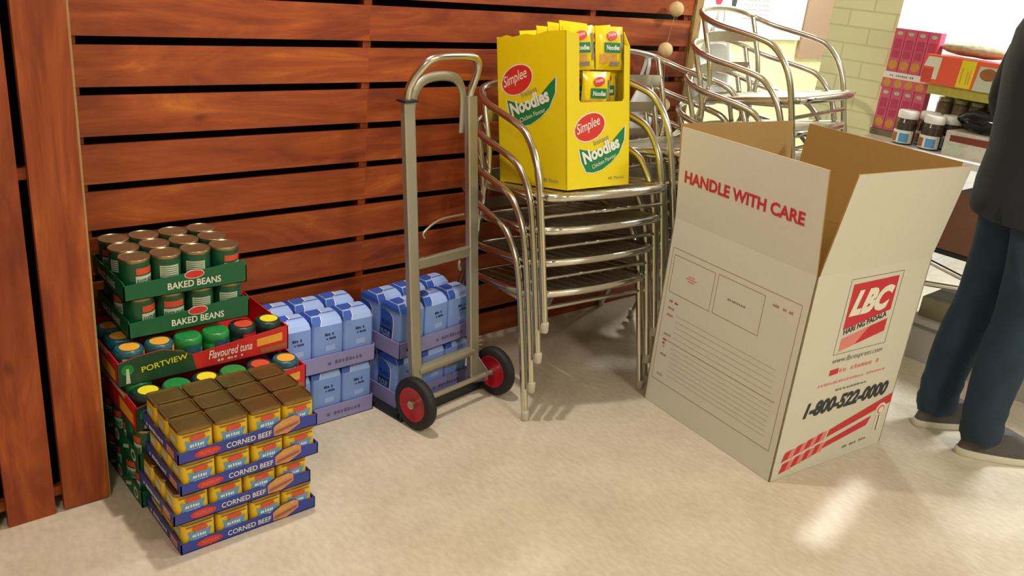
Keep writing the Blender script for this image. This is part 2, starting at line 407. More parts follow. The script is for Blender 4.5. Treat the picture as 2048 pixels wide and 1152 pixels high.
# ------------------------------------------------------------------ white cardboard box
W, D, H = 0.587, 0.614, 0.712
box = empty('cardboard_box', (2.28, 1.148, 0), R(-7.7))
tag(box, 'big open white carton with red lettering and four raised flaps standing on floor', 'box')
T = 0.005
b = MB()
b.slab([(0, 0, 0.001), (W, 0, 0.001), (W, 0, H), (0, 0, H)], T, CARDW, KRAFT)
b.slab([(0, D, 0.001), (0, 0, 0.001), (0, 0, H), (0, D, H)], T, CARDW, KRAFT)
b.slab([(W, 0, 0.001), (W, D, 0.001), (W, D, H), (W, 0, H)], T, CARDW, KRAFT)
b.slab([(W, D, 0.001), (0, D, 0.001), (0, D, H), (W, D, H)], T, CARDW, KRAFT)
b.box((0.002, 0.002, 0.002), (W - 0.002, D - 0.002, 0.01), KRAFT)
f = plane((0, 0, 0), (1, 0, 0), (0, 0, 1))
def frame_rect(b, f, u0, v0, u1, v1, t, m, sh=0.0):
    g = lambda u, v: (u + sh * (v - v0), v)
    for a in (((u0, v0), (u1, v0), (u1, v0 + t), (u0, v0 + t)), ((u0, v1 - t), (u1, v1 - t), (u1, v1), (u0, v1)), ((u0, v0), (u0 + t, v0), (u0 + t, v1), (u0, v1)), ((u1 - t, v0), (u1, v0), (u1, v1), (u1 - t, v1))):
        b.poly(f, [g(*p) for p in a], m)
frame_rect(b, f, 0.172, 0.424, 0.445, 0.683, 0.002, PGRY)
b.poly(f, [(0.19, 0.51), (0.424, 0.548), (0.424, 0.668), (0.19, 0.664)], PRED)
b.text(f, 'LBC', 0.2, 0.553, 0.215, 0.088, LWHT, shear=0.35, bold=0.06, off=0.0016)
b.text(f, 'HARI NG PADALA', 0.198, 0.491, 0.214, 0.02, PBLK, bold=0.02, rot=0.165)
b.poly(f, [(0.195, 0.434), (0.42, 0.472), (0.42, 0.517), (0.195, 0.479)], PPINK)
b.poly(f, [(0.27, 0.447), (0.42, 0.472), (0.42, 0.517), (0.33, 0.502)], PRED, 0.001)
b.text(f, 'www.lbcexpress.com', 0.178, 0.388, 0.262, 0.024, PGRY, shear=0.2)
b.poly(f, [(0.178, 0.35), (0.222, 0.352), (0.222, 0.372), (0.178, 0.37)], PRED)
b.scrib(f, 0.228, 0.354, 0.215, 0.015, PPINK, 11, seed=3)
b.scrib(f, 0.135, 0.316, 0.355, 0.009, PPINK, 24, seed=4)
b.scrib(f, 0.215, 0.284, 0.19, 0.008, PGRY, 10, seed=14)
b.text(f, '1-800-522-0000', 0.094, 0.21, 0.445, 0.056, PBLK, shear=0.25, bold=0.05)
# diagonal stripes
def stripe(u0, u1, lo0, hi0, lo1, hi1, m, off=0.0008):
    b.poly(f, [(u0, lo0), (u1, lo1), (u1, hi1), (u0, hi0)], m, off)
def yl(u, c): return c + (u - 0.04) * 0.19
for (u0, u1) in ((0.036, 0.066), (0.092, 0.118), (0.142, 0.168), (0.19, 0.216)):
    for c, h in ((0.02, 0.036), (0.064, 0.034)):
        k = 0.012
        b.poly(f, [(u0, yl(u0, c)), (u1, yl(u1, c)), (u1 + k, yl(u1, c) + h), (u0 + k, yl(u0, c) + h)], PRED)
        b.poly(f, [(u1, yl(u1, c)), (u1 + 0.024, yl(u1, c)), (u1 + 0.034, yl(u1, c) + h), (u1 + k, yl(u1, c) + h)], PPINK)
b.poly(f, [(0.24, yl(0.24, 0.026)), (0.47, yl(0.47, 0.02)), (0.488, yl(0.488, 0.05)), (0.255, yl(0.24, 0.05))], PRED)
b.poly(f, [(0.25, yl(0.25, 0.066)), (0.585, yl(0.585, 0.066)), (0.585, yl(0.585, 0.104)), (0.26, yl(0.25, 0.094))], PRED)
b.ell(f, 0.535, 0.15, 0.03, 0.026, LWHT, 0.0012); b.ell(f, 0.535, 0.15, 0.022, 0.018, PPINK, 0.0016); b.ell(f, 0.538, 0.148, 0.013, 0.012, LWHT, 0.002)
b.poly(f, [(0.517, 0.066), (0.55, 0.07), (0.546, 0.13), (0.52, 0.128)], LWHT, 0.0012); b.poly(f, [(0.53, 0.066), (0.54, 0.068), (0.538, 0.128), (0.53, 0.126)], PGRY, 0.0016)
b.scrib(f, 0.36, 0.036, 0.13, 0.009, PGRY, 10, rot=0.06, seed=5)
g = plane((0, D, 0), (0, -1, 0), (0, 0, 1))
t = 0.0016
frame_rect(b, g, 0.02, 0.1, 0.586, 0.61, t, PBRN)
frame_rect(b, g, 0.033, 0.447, 0.231, 0.587, t, PBRN); frame_rect(b, g, 0.245, 0.449, 0.447, 0.589, t, PBRN)
for k, (ww) in enumerate((0.03, 0.05, 0.03)): b.poly(g, [(0.129 - ww / 2, 0.512 + k * 0.009), (0.129 + ww / 2, 0.512 + k * 0.009), (0.129 + ww / 2, 0.516 + k * 0.009), (0.129 - ww / 2, 0.516 + k * 0.009)], PPINK)
b.scrib(g, 0.3, 0.518, 0.09, 0.006, PGRY, 9, seed=6)
for x, y, ww, m in ((0.48, 0.568, 0.025, PBRN), (0.52, 0.568, 0.04, PBRN), (0.045, 0.412, 0.045, PRED), (0.045, 0.386, 0.03, PBRN), (0.045, 0.36, 0.03, PBRN), (0.045, 0.285, 0.035, PBRN),
                    (0.045, 0.248, 0.012, PRED), (0.045, 0.262, 0.018, PRED), (0.045, 0.236, 0.014, PBRN), (0.045, 0.205, 0.03, PBRN), (0.045, 0.124, 0.035, PBRN)):
    b.scrib(g, x, y, ww, 0.009, m, 5, seed=int(x * 100 + y * 997))
for k in range(5): b.poly(g, [(0.09, 0.372 - k * 0.021), (0.545, 0.372 - k * 0.021), (0.545, 0.3731 - k * 0.021), (0.09, 0.3731 - k * 0.021)], PLINE)
b.poly(g, [(0.045, 0.266), (0.566, 0.266), (0.566, 0.268), (0.045, 0.268)], PBRN)
for k in range(7): b.poly(g, [(0.09, 0.247 - k * 0.018), (0.555, 0.247 - k * 0.018), (0.555, 0.2481 - k * 0.018), (0.09, 0.2481 - k * 0.018)], PLINE)
b.build('box_body', box)
ZT = 0.318
b = MB()      # left flap: hinge x=0
P0, P1, P2, P3 = Vector((0, D - 0.004, H)), Vector((0, 0.006, H)), Vector((-0.038, 0.018, H + ZT)), Vector((-0.038, D - 0.004, H + ZT))
b.slab([P0, P1, P2, P3], T, CARDW, KRAFT)
g = plane(P0, (P1 - P0).normalized(), (P3 - P0).normalized())
b.text(g, 'HANDLE WITH CARE', 0.03, 0.136, 0.505, 0.042, PRED, bold=0.032)
tag(b.build('flap', box), 'left flap printed with red capitals')
b = MB()
b.slab([(0.008, 0, H), (W - 0.004, 0, H), (W + 0.0, -0.045, H + ZT), (0.012, -0.045, H + ZT)], T, CARDW, KRAFT); b.build('flap', box)
b = MB()
b.slab([(W, 0.006, H), (W, D - 0.006, H), (W + 0.025, D - 0.01, H + ZT), (W + 0.025, 0.002, H + ZT)], T, CARDW, KRAFT); b.build('flap', box)
b = MB()
b.slab([(W - 0.006, D, H), (0.006, D, H), (0.0, D + 0.045, H + ZT), (W - 0.01, D + 0.045, H + ZT)], T, CARDW, KRAFT); b.build('flap', box)

# ------------------------------------------------------------------ aluminium stacking chairs
def seat_z(y): return 0.4525 - 0.17 * (y - 0.03)
def make_chair():
    o = empty('stacking_chair'); tag(o, 'x', 'chair')
    half = [(0.275, 0.0, 0.012), (0.275, 0.054, 0.25), (0.275, 0.1, 0.44), (0.275, 0.124, 0.515), (0.275, 0.152, 0.567), (0.2748, 0.184, 0.604), (0.2745, 0.222, 0.632), (0.273, 0.27, 0.646), (0.271, 0.35, 0.66), (0.266, 0.455, 0.676), (0.248, 0.53, 0.696), (0.205, 0.575, 0.715), (0.11, 0.6, 0.728)]
    pts = [(-x, y, z) for x, y, z in half] + [(0, 0.606, 0.731)] + [p for p in reversed(half)]
    b = MB(); b.tube(spline(pts, 5), 0.0125, ALU, 10); b.build('frame', o)
    # seat ring
    def sp(x, y): return (x, y, seat_z(y))
    ring = [sp(-0.258, 0.10), sp(-0.252, 0.07), sp(-0.215, 0.045), sp(-0.11, 0.022), sp(0, 0.015), sp(0.11, 0.022), sp(0.215, 0.045), sp(0.252, 0.07), sp(0.258, 0.10),
            sp(0.25, 0.28), sp(0.228, 0.44), sp(0.19, 0.468), sp(0, 0.475), sp(-0.19, 0.468), sp(-0.228, 0.44), sp(-0.25, 0.28)]
    b = MB(); b.tube(spline(ring, 4, True), 0.015, ALU, 10, closed=True)
    for k in range(9):
        x = -0.2 + 0.05 * k; w2 = 0.021; rows = []
        for y in (0.03, 0.05, 0.2, 0.35, 0.46):
            z = seat_z(y) + (0.008 if y < 0.04 else 0.011)
            rows.append([Vector((x - w2, y, z)), Vector((x + w2, y, z)), Vector((x + w2, y, z - 0.004)), Vector((x - w2, y, z - 0.004))])
        b.loft(rows, ALUB, smooth=False)
    b.build('seat', o)
    for s in (-1, 1):
        b = MB(); b.tube(spline([(s * 0.222, 0.61, 0.008), (s * 0.224, 0.55, 0.18), (s * 0.226, 0.482, 0.38), (s * 0.226, 0.485, 0.5), (s * 0.228, 0.55, 0.7)], 4), 0.0115, ALU, 8); b.build('leg', o)
    b = MB(); b.tube([(-0.272, 0.082, 0.377), (0.272, 0.082, 0.377)], 0.008, ALU, 8); b.build('stretcher', o)
    for s in (-1, 1):
        b = MB(); b.tube([(s * 0.272, 0.088, 0.42), (s * 0.25, 0.28, 0.40), (s * 0.226, 0.475, 0.375)], 0.008, ALU, 8); b.build('stretcher', o)
    for z in (0.6,):
        b = MB(); n = 9; rows = []
        for k in range(n):
            x = -0.222 + 0.444 * k / (n - 1); y = 0.515 + 0.04 * (1 - (x / 0.222) ** 2)
            rows.append([Vector((x, y, z)), Vector((x, y, z + 0.042)), Vector((x, y + 0.003, z + 0.042)), Vector((x, y + 0.003, z))])
        b.loft(rows, ALUB, smooth=False); b.build('back_slat', o)
    for x, y in ((-0.275, 0.0), (0.275, 0.0), (-0.222, 0.611), (0.222, 0.611)):
        b = MB(); b.lathe([(0.012, 0.0), (0.014, 0.004), (0.014, 0.03), (0.0125, 0.036)], GREYCAP, 12, c=(x, y, 0)); b.build('foot_cap', o)
    return o
chair = Kind(make_chair())
def stack(cx, cy, deg, n, step, where, group):
    a = R(deg)
    for k in range(n):
        lx, ly = 0.007 * k, -0.008 * k
        x = cx + lx * math.cos(a) - ly * math.sin(a); y = cy + lx * math.sin(a) + ly * math.cos(a)
        pos = 'lowest' if k == 0 else 'topmost' if k == n - 1 else '%s from the bottom' % ORD[k]
        chair.put((x, y, step * k), a, 'polished aluminium armchair, %s in %s' % (pos, where), group)
stack(2.128, 1.842, -5.6, 4, 0.1145, 'the stack carrying the yellow noodle carton', 'chairs under the noodle carton')
stack(2.728, 1.86, 5.6, 5, 0.1135, 'the middle stack, right of the noodles', 'chairs stacked behind the white carton')
stack(3.235, 1.755, 9.0, 6, 0.1305, 'the tallest stack beside the brick wall', 'chairs in the tallest stack')

# ------------------------------------------------------------------ noodle carton on the first stack
def mrot(y, p, r):
    return Matrix.Rotation(R(y), 4, 'Z') @ Matrix.Rotation(R(p), 4, 'X') @ Matrix.Rotation(R(r), 4, 'Y')
nb = empty('noodle_carton')
nb.matrix_world = Matrix.Translation((1.971, 1.913, 0.806)) @ mrot(-7.16, -10.245, -1.13)
tag(nb, 'tall yellow instant noodle display carton leaning back on the stacked chairs', 'carton')
w, d, h = 0.27, 0.40, 0.505
b = MB(); t = 0.003
b.slab([(0, 0, 0), (w, 0, 0), (w, 0, 0.455), (w - 0.025, 0, 0.462), (w - 0.025, 0, 0.288), (w - 0.031, 0, 0.28), (0.062, 0, 0.28), (0.054, 0, 0.288), (0.054, 0, h - 0.01), (0, 0, h)], t, YEL)
b.slab([(0, d, 0), (0, 0, 0), (0, 0, h), (0, 0.1, h + 0.004), (0, 0.17, h - 0.006), (0, 0.22, h + 0.002), (0, 0.3, h - 0.004), (0, 0.34, h + 0.004), (0, d, h - 0.004)], t, YEL)
b.slab([(w, 0, 0), (w, d, 0), (w, d, h), (w, 0.03, h), (w, 0, 0.455)], t, YEL)
b.slab([(w, d, 0), (0, d, 0), (0, d, h), (w, d, h)], t, YEL)
b.slab([(0.001, 0.001, 0.001), (0.001, d - 0.001, 0.001), (w - 0.001, d - 0.001, 0.001), (w - 0.001, 0.001, 0.001)], -0.002, YEL)
def logo(b, f, cx, cy, s=1.0, e=0.0):
    rot = 0.32
    b.ell(f, cx, cy, 0.074 * s, 0.05 * s, LWHT, 0.0006 + e, rot=rot); b.ell(f, cx, cy, 0.07 * s, 0.046 * s, LRED, 0.001 + e, rot=rot)
    b.text(f, 'Simplee', cx - 0.053 * s, cy - 0.036 * s, 0.112 * s, 0.046 * s, LWHT, shear=0.35, rot=rot, off=0.0016 + e, bold=0.005)
def band(b, f, x0, y0, s=1.0, e=0.0, txt=True):
    # green banner, top edge dips in the middle, bottom is bowl-shaped
    top = [(0, 0.082), (0.05, 0.072), (0.1, 0.078), (0.14, 0.098), (0.175, 0.13), (0.2, 0.15)]; bot = [(0.198, 0.105), (0.175, 0.06), (0.14, 0.03), (0.1, 0.008), (0.06, 0.0), (0.03, 0.004), (0.01, 0.04)]
    P = [(x0 + a * s, y0 + c * s) for a, c in top + bot]
    cx = x0 + 0.1 * s; cy = y0 + 0.06 * s
    for k, m, of in ((1.05, LWHT, 0.0006), (1.0, LGRN, 0.001)):
        Q = [(cx + (a - cx) * k, cy + (c - cy) * k) for a, c in P]; n = len(Q)
        b.add([f(cx, cy, of + e)] + [f(a, c, of + e) for a, c in Q], [(0, 1 + (i + 1) % n, 1 + i) for i in range(n)], m)
    if txt:
        b.text(f, 'Instant', x0 + 0.065 * s, y0 + 0.09 * s, 0.068 * s, 0.017 * s, PGRY, rot=0.3, off=0.002 + e)
        b.text(f, 'Noodles', x0 + 0.024 * s, y0 + 0.028 * s, 0.164 * s, 0.045 * s, LWHT, rot=0.32, bold=0.04, off=0.002 + e)
        b.text(f, 'Chicken Flavour', x0 + 0.058 * s, y0 + 0.012 * s, 0.11 * s, 0.014 * s, LWHT, rot=0.34, off=0.002 + e)
f = plane((0, 0, 0), (1, 0, 0), (0, 0, 1)); logo(b, f, 0.097, 0.2, 0.92); band(b, f, 0.052, 0.05, 0.98)
b.text(f, '40 Packs', 0.175, 0.022, 0.07, 0.01, PGRY)
def left(a, c, off=0.0): return Vector((-off, (0.43 - a * 1.42) * d / 0.43, c))
logo(b, left, 0.092, 0.357, 1.02); band(b, left, 0.045, 0.2, 1.08)
b.text(left, '40 Packs', 0.205, 0.02, 0.065, 0.012, PGRY)
b.build('carton_body', nb)
# packets inside the carton
def make_packet():
    W2, H2, n = 0.06, 0.07, 8; b = MB(); rows = []; rd = random.Random(3)
    def dep(u, v): return 0.016 * max(0, (1 - abs(u) ** 3)) ** 0.6 * max(0, (1 - abs(v) ** 3)) ** 0.6 + 0.001
    for s in (-1, 1):
        V = []; F = []
        for i in range(n + 1):
            for j in range(n + 1):
                u = -1 + 2 * i / n; v = -1 + 2 * j / n
                V.append((u * W2 + rd.uniform(-.001, .001), s * (dep(u, v) + rd.uniform(-0.001, 0.001) * (1 if abs(u) < 1 and abs(v) < 1 else 0)), v * H2))
        for i in range(n):
            for j in range(n):
                q = (i * (n + 1) + j, (i + 1) * (n + 1) + j, (i + 1) * (n + 1) + j + 1, i * (n + 1) + j + 1)
                F.append(q if s < 0 else tuple(reversed(q)))
        b.add(V, F, YELP, True)
    def fr(a, c, off=0.0):
        u = max(-1, min(1, a / W2)); v = max(-1, min(1, c / H2)); return Vector((a, -dep(u, v) - 0.001 - off, c))
    b.ell(fr, 0.0, 0.038, 0.025, 0.015, LRED, 0.0015, rot=0.2); b.text(fr, 'Simplee', -0.018, 0.03, 0.036, 0.014, LWHT, shear=0.3, rot=0.2, off=0.003)
    b.patch(fr, -0.034, 0.036, -0.016, 0.016, LGRN, 0.0012, 8); b.text(fr, 'Noodles', -0.027, -0.008, 0.056, 0.016, LWHT, off=0.003, bold=0.03)
    b.patch(fr, -0.05, 0.02, -0.05, -0.02, LGLD, 0.0012, 8); b.patch(fr, -0.01, 0.03, -0.058, -0.045, LGRY, 0.002, 6)
    b.patch(fr, 0.043, 0.053, -0.04, 0.045, LGRY, 0.0015, 3)
    o = b.build('noodle_packet'); tag(o, 'x', 'noodle packet'); return o
pk = Kind(make_packet()); M0 = nb.matrix_world.copy()
for (x, y, z, tx, rz, lab) in ((0.198, 0.024, 0.452, -3, 0.02, 'yellow noodle packet in the upper row of the carton window, with grey barcode'),
                               (0.072, 0.026, 0.452, -3, -0.03, 'yellow noodle packet in the upper row, left edge of the carton window'),
                               (0.138, 0.022, 0.308, 3, 0.04, 'yellow noodle packet in the middle of the lower window row'),
                               (0.068, 0.056, 0.316, 2, 0.0, 'yellow noodle packet at the left edge of the lower window row'),
                               (0.2, 0.058, 0.316, 4, -0.05, 'yellow noodle packet at the right edge of the lower window row'),
                               (0.09, 0.074, 0.468, -8, 0.06, 'yellow noodle packet poking above the carton top, behind the window'),
                               (0.2, 0.085, 0.458, -6, -0.06, 'yellow noodle packet standing second deep, right side of carton top'),
                               (0.08, 0.125, 0.466, -10, 0.08, 'yellow noodle packet standing third deep in the carton top'),
                               (0.085, 0.19, 0.46, -10, 0.05, 'yellow noodle packet rising behind the long left side of carton'),
                               (0.08, 0.27, 0.454, -10, -0.04, 'yellow noodle packet at the far back of the open carton top')):
    o = pk.put((0, 0, 0), 0, lab, 'noodle packets in the display carton')
    o.matrix_world = M0 @ Matrix.Translation((x, y, z)) @ Matrix.Rotation(R(tx), 4, 'X') @ Matrix.Rotation(rz, 4, 'Y') @ Matrix.Rotation(rz, 4, 'Z')

# ------------------------------------------------------------------ hand truck
ht = empty('hand_truck', (1.503, 2.03, 0), R(7.8)); tag(ht, 'upright grey metal hand truck with red-hubbed wheels in front of the flour', 'hand truck')
for x, s in ((-0.004, -1), (0.384, 1)):
    b = MB()
    prof = [(0.058, -0.017), (0.08, -0.019), (0.0895, -0.012), (0.0915, 0.0), (0.0895, 0.012), (0.08, 0.019), (0.058, 0.017)]
    b.lathe(prof, RUB, 32, axis='x', caps=False); b.lathe([(0.058, -0.017), (0.058, 0.017)], RUB, 32, axis='x', caps=False)
    wh = b.build('wheel', ht, (x, 0, 0.0915))
    b = MB(); b.lathe([(0.02, -0.012), (0.05, -0.012), (0.058, -0.018), (0.06, -0.018), (0.06, 0.018), (0.058, 0.018), (0.05, 0.012), (0.02, 0.012)], REDP, 32, axis='x')
    b.lathe([(0.014, -0.024), (0.014, 0.024)], ALUB, 16, axis='x'); tag(b.build('hub', wh), 'red wheel hub with metal bore')
def bar(b, p, q, a, c, m, up=(0, 1, 0)):      # rectangular bar from p to q
    p, q = Vector(p), Vector(q); t = (q - p).normalized(); sd = t.cross(Vector(up)).normalized(); u = sd.cross(t)
    ch = 0.22
    def ring(o):
        return [o + sd * (a * x) + u * (c * y) for x, y in ((1, 1 - ch), (1 - ch, 1), (ch - 1, 1), (-1, 1 - ch), (-1, ch - 1), (ch - 1, -1), (1 - ch, -1), (1, ch - 1))]
    b.loft([ring(p), ring(q)], m, smooth=False)
for x in (0.04, 0.32):
    b = MB(); bar(b, (x, 0.045, 0.075), (x + 0.002, 0.165, 1.06), 0.022, 0.012, TRK)
    bar(b, (x + 0.016, 0.06, 0.08), (x + 0.018, 0.18, 1.05), 0.004, 0.02, TRK); b.build('rail', ht)
    if x < 0.1: b = MB(); b.box((x - 0.026, 0.145, 1.056), (x + 0.028, 0.185, 1.063), BLKM); b.build('clip', ht)
b = MB(); b.tube(spline([(0.042, 0.166, 0.95), (0.044, 0.168, 1.07), (0.05, 0.158, 1.115), (0.066, 0.14, 1.155), (0.085, 0.128, 1.182), (0.115, 0.12, 1.195), (0.17, 0.118, 1.198), (0.25, 0.118, 1.196), (0.29, 0.122, 1.185), (0.309, 0.13, 1.155), (0.317, 0.15, 1.11), (0.32, 0.168, 1.06), (0.32, 0.164, 0.95)], 5), 0.013, ALU, 12)
tag(b.build('handle', ht), 'bright tubular top handle')
b = MB(); b.tube(spline([(0.064, 0.168, 0.97), (0.066, 0.17, 1.03), (0.078, 0.17, 1.085), (0.115, 0.168, 1.12), (0.18, 0.165, 1.13), (0.245, 0.168, 1.12), (0.282, 0.17, 1.085), (0.294, 0.17, 1.03), (0.296, 0.168, 0.94)], 5), 0.011, TRK, 8, flat=(0.016, 0.005)); b.build('inner_loop', ht)
b = MB(); bar(b, (0.05, 0.1, 0.54), (0.315, 0.1, 0.54), 0.018, 0.008, TRK); b.build('cross_bar', ht)
b = MB(); b.tube([(0.05, 0.06, 0.17), (0.315, 0.06, 0.17)], 0.019, TRK, 12); b.build('cross_bar', ht)
b = MB(); b.tube([(-0.03, 0, 0.0915), (0.41, 0, 0.0915)], 0.0095, TRK, 10); b.build('axle', ht)
for x in (0.026, 0.335):
    b = MB(); P = [(x, -0.014, 0.075), (x, 0.075, 0.02), (x, 0.085, 0.12), (x, 0.04, 0.15), (x, -0.012, 0.112)]
    b.slab(P, 0.004, TRK); b.build('wheel_bracket', ht)
b = MB(); b.box((-0.02, 0.05, 0.001), (0.375, 0.335, 0.007), BLKM); b.box((-0.02, 0.05, 0.007), (0.375, 0.056, 0.05), BLKM); tag(b.build('toe_plate', ht), 'black steel toe plate under the flour')
b = MB(); b.tube(spline([(0.088, 0.1, 0.625), (0.082, 0.1, 0.645), (0.16, 0.11, 0.672), (0.29, 0.125, 0.668)], 4), 0.004, TRK, 6); b.build('wire_hook', ht)

# ------------------------------------------------------------------ generic tray
def tray_mesh(name, w, d, hw, m, hole=None, t=0.003, front=None):
    b = MB()
    b.box((0, 0, 0), (w, d, 0.002), m)
    b.slab([(0, d, 0), (0, 0, 0), (0, 0, hw), (0, d, hw)], t, m)
    b.slab([(w, 0, 0), (w, d, 0), (w, d, hw), (w, 0, hw)], t, m)
    b.slab([(w, d, 0), (0, d, 0), (0, d, hw), (w, d, hw)], t, m)
    if front: b.slab([(x, 0, z) for x, z in front], t, m)
    else: b.slab([(0, 0, 0), (w, 0, 0), (w, 0, hw), (0, 0, hw)], t, m)
    return b

# ------------------------------------------------------------------ corned beef
def make_beef():
    b = MB(); w, d = 0.0445, 0.037; rings = []
    for z, k in ((0.0, 0.97), (0.003, 1.0), (0.074, 0.96), (0.077, 0.985), (0.083, 0.985)):
        rings.append(rrect(-w * k, -d * k, w * k, d * k, 0.011, z, 3))
    b.loft(rings[:3], TINY, cap=False); b.loft(rings[2:], LIDG, cap=False); b.add(rings[0], [tuple(reversed(range(len(rings[0]))))], TINY)
    f = plane((0, -d * 0.995, 0), (1, 0, 0), (0, -0.02, 1))
    b.poly(f, [(-0.026, 0.004), (0.028, 0.004), (0.034, 0.02), (0.026, 0.034), (0.034, 0.054), (0.016, 0.05), (0.0, 0.056), (-0.016, 0.05), (-0.03, 0.056), (-0.024, 0.038), (-0.032, 0.02)], BLUEL, 0.001); b.poly(f, [(-0.034, 0.0675), (0.034, 0.0675), (0.034, 0.0725), (-0.034, 0.0725)], TINB, 0.0008)
    b.scrib(f, -0.018, 0.036, 0.038, 0.01, LWHT, 6, off=0.0016, seed=8); b.scrib(f, -0.016, 0.024, 0.036, 0.008, LWHT, 7, off=0.0016, seed=9); b.ell(f, 0.002, 0.06, 0.02, 0.0085, TINR, 0.0014)
    b.poly(f, [(-0.036, 0.004), (-0.026, 0.004), (-0.026, 0.02), (-0.036, 0.014)], TINB, 0.001)
    g = plane((-w * 0.99, 0, 0), (0, -1, 0), (0.02, 0, 1))
    b.poly(g, [(-0.025, 0.01), (0.02, 0.008), (0.024, 0.03), (-0.022, 0.034)], TINB, 0.001); b.poly(g, [(-0.02, 0.042), (0.018, 0.04), (0.02, 0.06), (-0.018, 0.062)], LGT, 0.001)
    b.poly(g, [(-0.008, 0.012), (0.01, 0.012), (0.012, 0.026), (-0.006, 0.028)], BLUED, 0.0014)
    o = b.build('corned_beef_tin'); tag(o, 'x', 'food tin')
    b = MB(); R1 = [rrect(-w * k, -d * k, w * k, d * k, 0.01, z, 3) for k, z in ((0.985, 0.083), (0.985, 0.0855), (0.93, 0.0855), (0.91, 0.082), (0.8, 0.082), (0.78, 0.0835), (0.4, 0.084))]
    b.loft(R1, LIDG, smooth=False); tag(b.build('lid', o), 'embossed golden lid'); return o
beef = Kind(make_beef())
def beef_tray():
    w, d = 0.378, 0.242
    b = tray_mesh('t', w, d, 0.034, BLUEC, front=[(0, 0), (w, 0), (w, 0.034), (0.335, 0.034), (0.322, 0.046), (0.305, 0.05), (0.27, 0.044), (0.245, 0.03), (0.225, 0.034), (0, 0.03)])
    f = plane((0, 0, 0), (1, 0, 0), (0, 0, 1))
    b.ell(f, 0.075, 0.016, 0.034, 0.012, LRED); b.text(f, 'PREMIUM', 0.052, 0.011, 0.046, 0.01, TINK, shear=0.2)
    b.text(f, 'CORNED BEEF', 0.123, 0.009, 0.122, 0.015, LWHT, bold=0.01)
    b.poly(f, [(0.252, 0.004), (0.29, 0.002), (0.326, 0.02), (0.326, 0.044), (0.31, 0.05), (0.275, 0.045), (0.25, 0.03)], TINK, 0.001)
    b.poly(f, [(0.256, 0.024), (0.29, 0.03), (0.324, 0.042), (0.31, 0.048), (0.275, 0.044), (0.254, 0.034)], LGLD, 0.0014)
    b.poly(f, [(0.256, 0.008), (0.32, 0.022), (0.322, 0.03), (0.256, 0.018)], TINB, 0.0014)
    g = plane((0, d, 0), (0, -1, 0), (0, 0, 1)); b.scrib(g, 0.03, 0.01, 0.12, 0.012, LWHT, 12, seed=2); b.poly(g, [(0.17, 0.006), (0.22, 0.006), (0.22, 0.028), (0.17, 0.028)], TINK)
    o = b.build('cardboard_tray'); tag(o, 'x', 'tray'); return o
btray = Kind(beef_tray())
for k, (dx, dy, nm) in enumerate(((0.0, 0.0, 'bottom'), (-0.012, 0.006, 'second lowest'), (0.006, -0.002, 'second highest'), (0.004, 0.002, 'top'))):
    x0, y0, z0 = 0.634 + dx, 1.817 + dy, 0.0885 * k + 0.001
    btray.put((x0, y0, z0), 0, 'blue corned beef tray, %s of the four in the front left stack' % nm, 'corned beef trays')
    for j in range(3):
        for i in range(4):
            if 0 < k + 1 < 4 and j == 1 and i in (1, 2): continue
            row = ['front', 'middle', 'back'][j]; col = ['leftmost', 'second from the left', 'third from the left', 'rightmost'][i]
            beef.put((x0 + 0.004 + 0.0925 * (i + 0.5), y0 + 0.004 + 0.078 * (j + 0.5), z0 + 0.0022), random.uniform(-0.02, 0.02),
                     'yellow corned beef tin in the %s blue tray, %s row, %s' % (nm, row, col), 'corned beef tins in the %s blue tray' % nm)

# ------------------------------------------------------------------ green tins
def make_bean():
    r, h = 0.0405, 0.106; b = MB()
    b.lathe([(r - 0.002, 0), (r, 0.002), (r, 0.006), (r - 0.0012, 0.009), (r - 0.0012, h - 0.009), (r, h - 0.006), (r, h - 0.001)], GRNL, 28, mfun=lambda i: LIDS if i in (0, 1, 4, 5) else GRNL)
    f = cyl(r - 0.001)
    b.patch(f, -0.03, 0.03, 0.03, 0.062, LGT, 0.0006, 8); b.text(f, 'BAKED BEANS', -0.027, 0.036, 0.054, 0.018, GRNL, off=0.0012, bold=0.02)
    b.patch(f, -0.028, 0.028, 0.066, 0.084, TINR, 0.0006, 8); b.patch(f, -0.025, 0.025, 0.012, 0.026, TINB, 0.0006, 8)
    f = cyl(r - 0.001, PI * 0.8)
    b.patch(f, -0.026, 0.026, 0.046, 0.08, LGT, 0.0006, 8)
    for k in range(5): b.patch(f, -0.023, 0.023, 0.05 + 0.006 * k, 0.0515 + 0.006 * k, GRNL, 0.0012, 6)
    o = b.build('baked_bean_tin'); tag(o, 'x', 'food tin')
    b = MB(); b.lathe([(r, h - 0.001), (r, h + 0.001), (r - 0.003, h + 0.001), (r - 0.004, h - 0.003), (r * 0.7, h - 0.002), (r * 0.68, h - 0.003), (r * 0.35, h - 0.003), (r * 0.33, h - 0.002), (0.003, h - 0.002)], LIDS, 28)
    tag(b.build('lid', o), 'ringed gold-silver lid'); return o
bean = Kind(make_bean())
def bean_tray():
    w, d = 0.342, 0.258
    b = tray_mesh('t', w, d, 0.052, GRNC, front=[(0, 0), (w, 0), (w, 0.064), (0.3, 0.066), (0.2, 0.056), (0.0, 0.044)])
    f = plane((0, 0, 0), (1, 0, 0), (0, 0, 1)); b.text(f, 'BAKED BEANS', 0.115, 0.014, 0.15, 0.02, LWHT, bold=0.02)
    b.ell(f, 0.19, 0.049, 0.028, 0.013, LWHT, 0.0006); b.ell(f, 0.19, 0.049, 0.026, 0.011, LRED, 0.001)
    g = plane((0, d, 0), (0, -1, 0), (0, 0, 1)); b.text(g, 'BAKED BEANS', 0.05, 0.014, 0.14, 0.02, LWHT, bold=0.02)
    o = b.build('cardboard_tray'); tag(o, 'x', 'tray'); return o
bt = Kind(bean_tray())
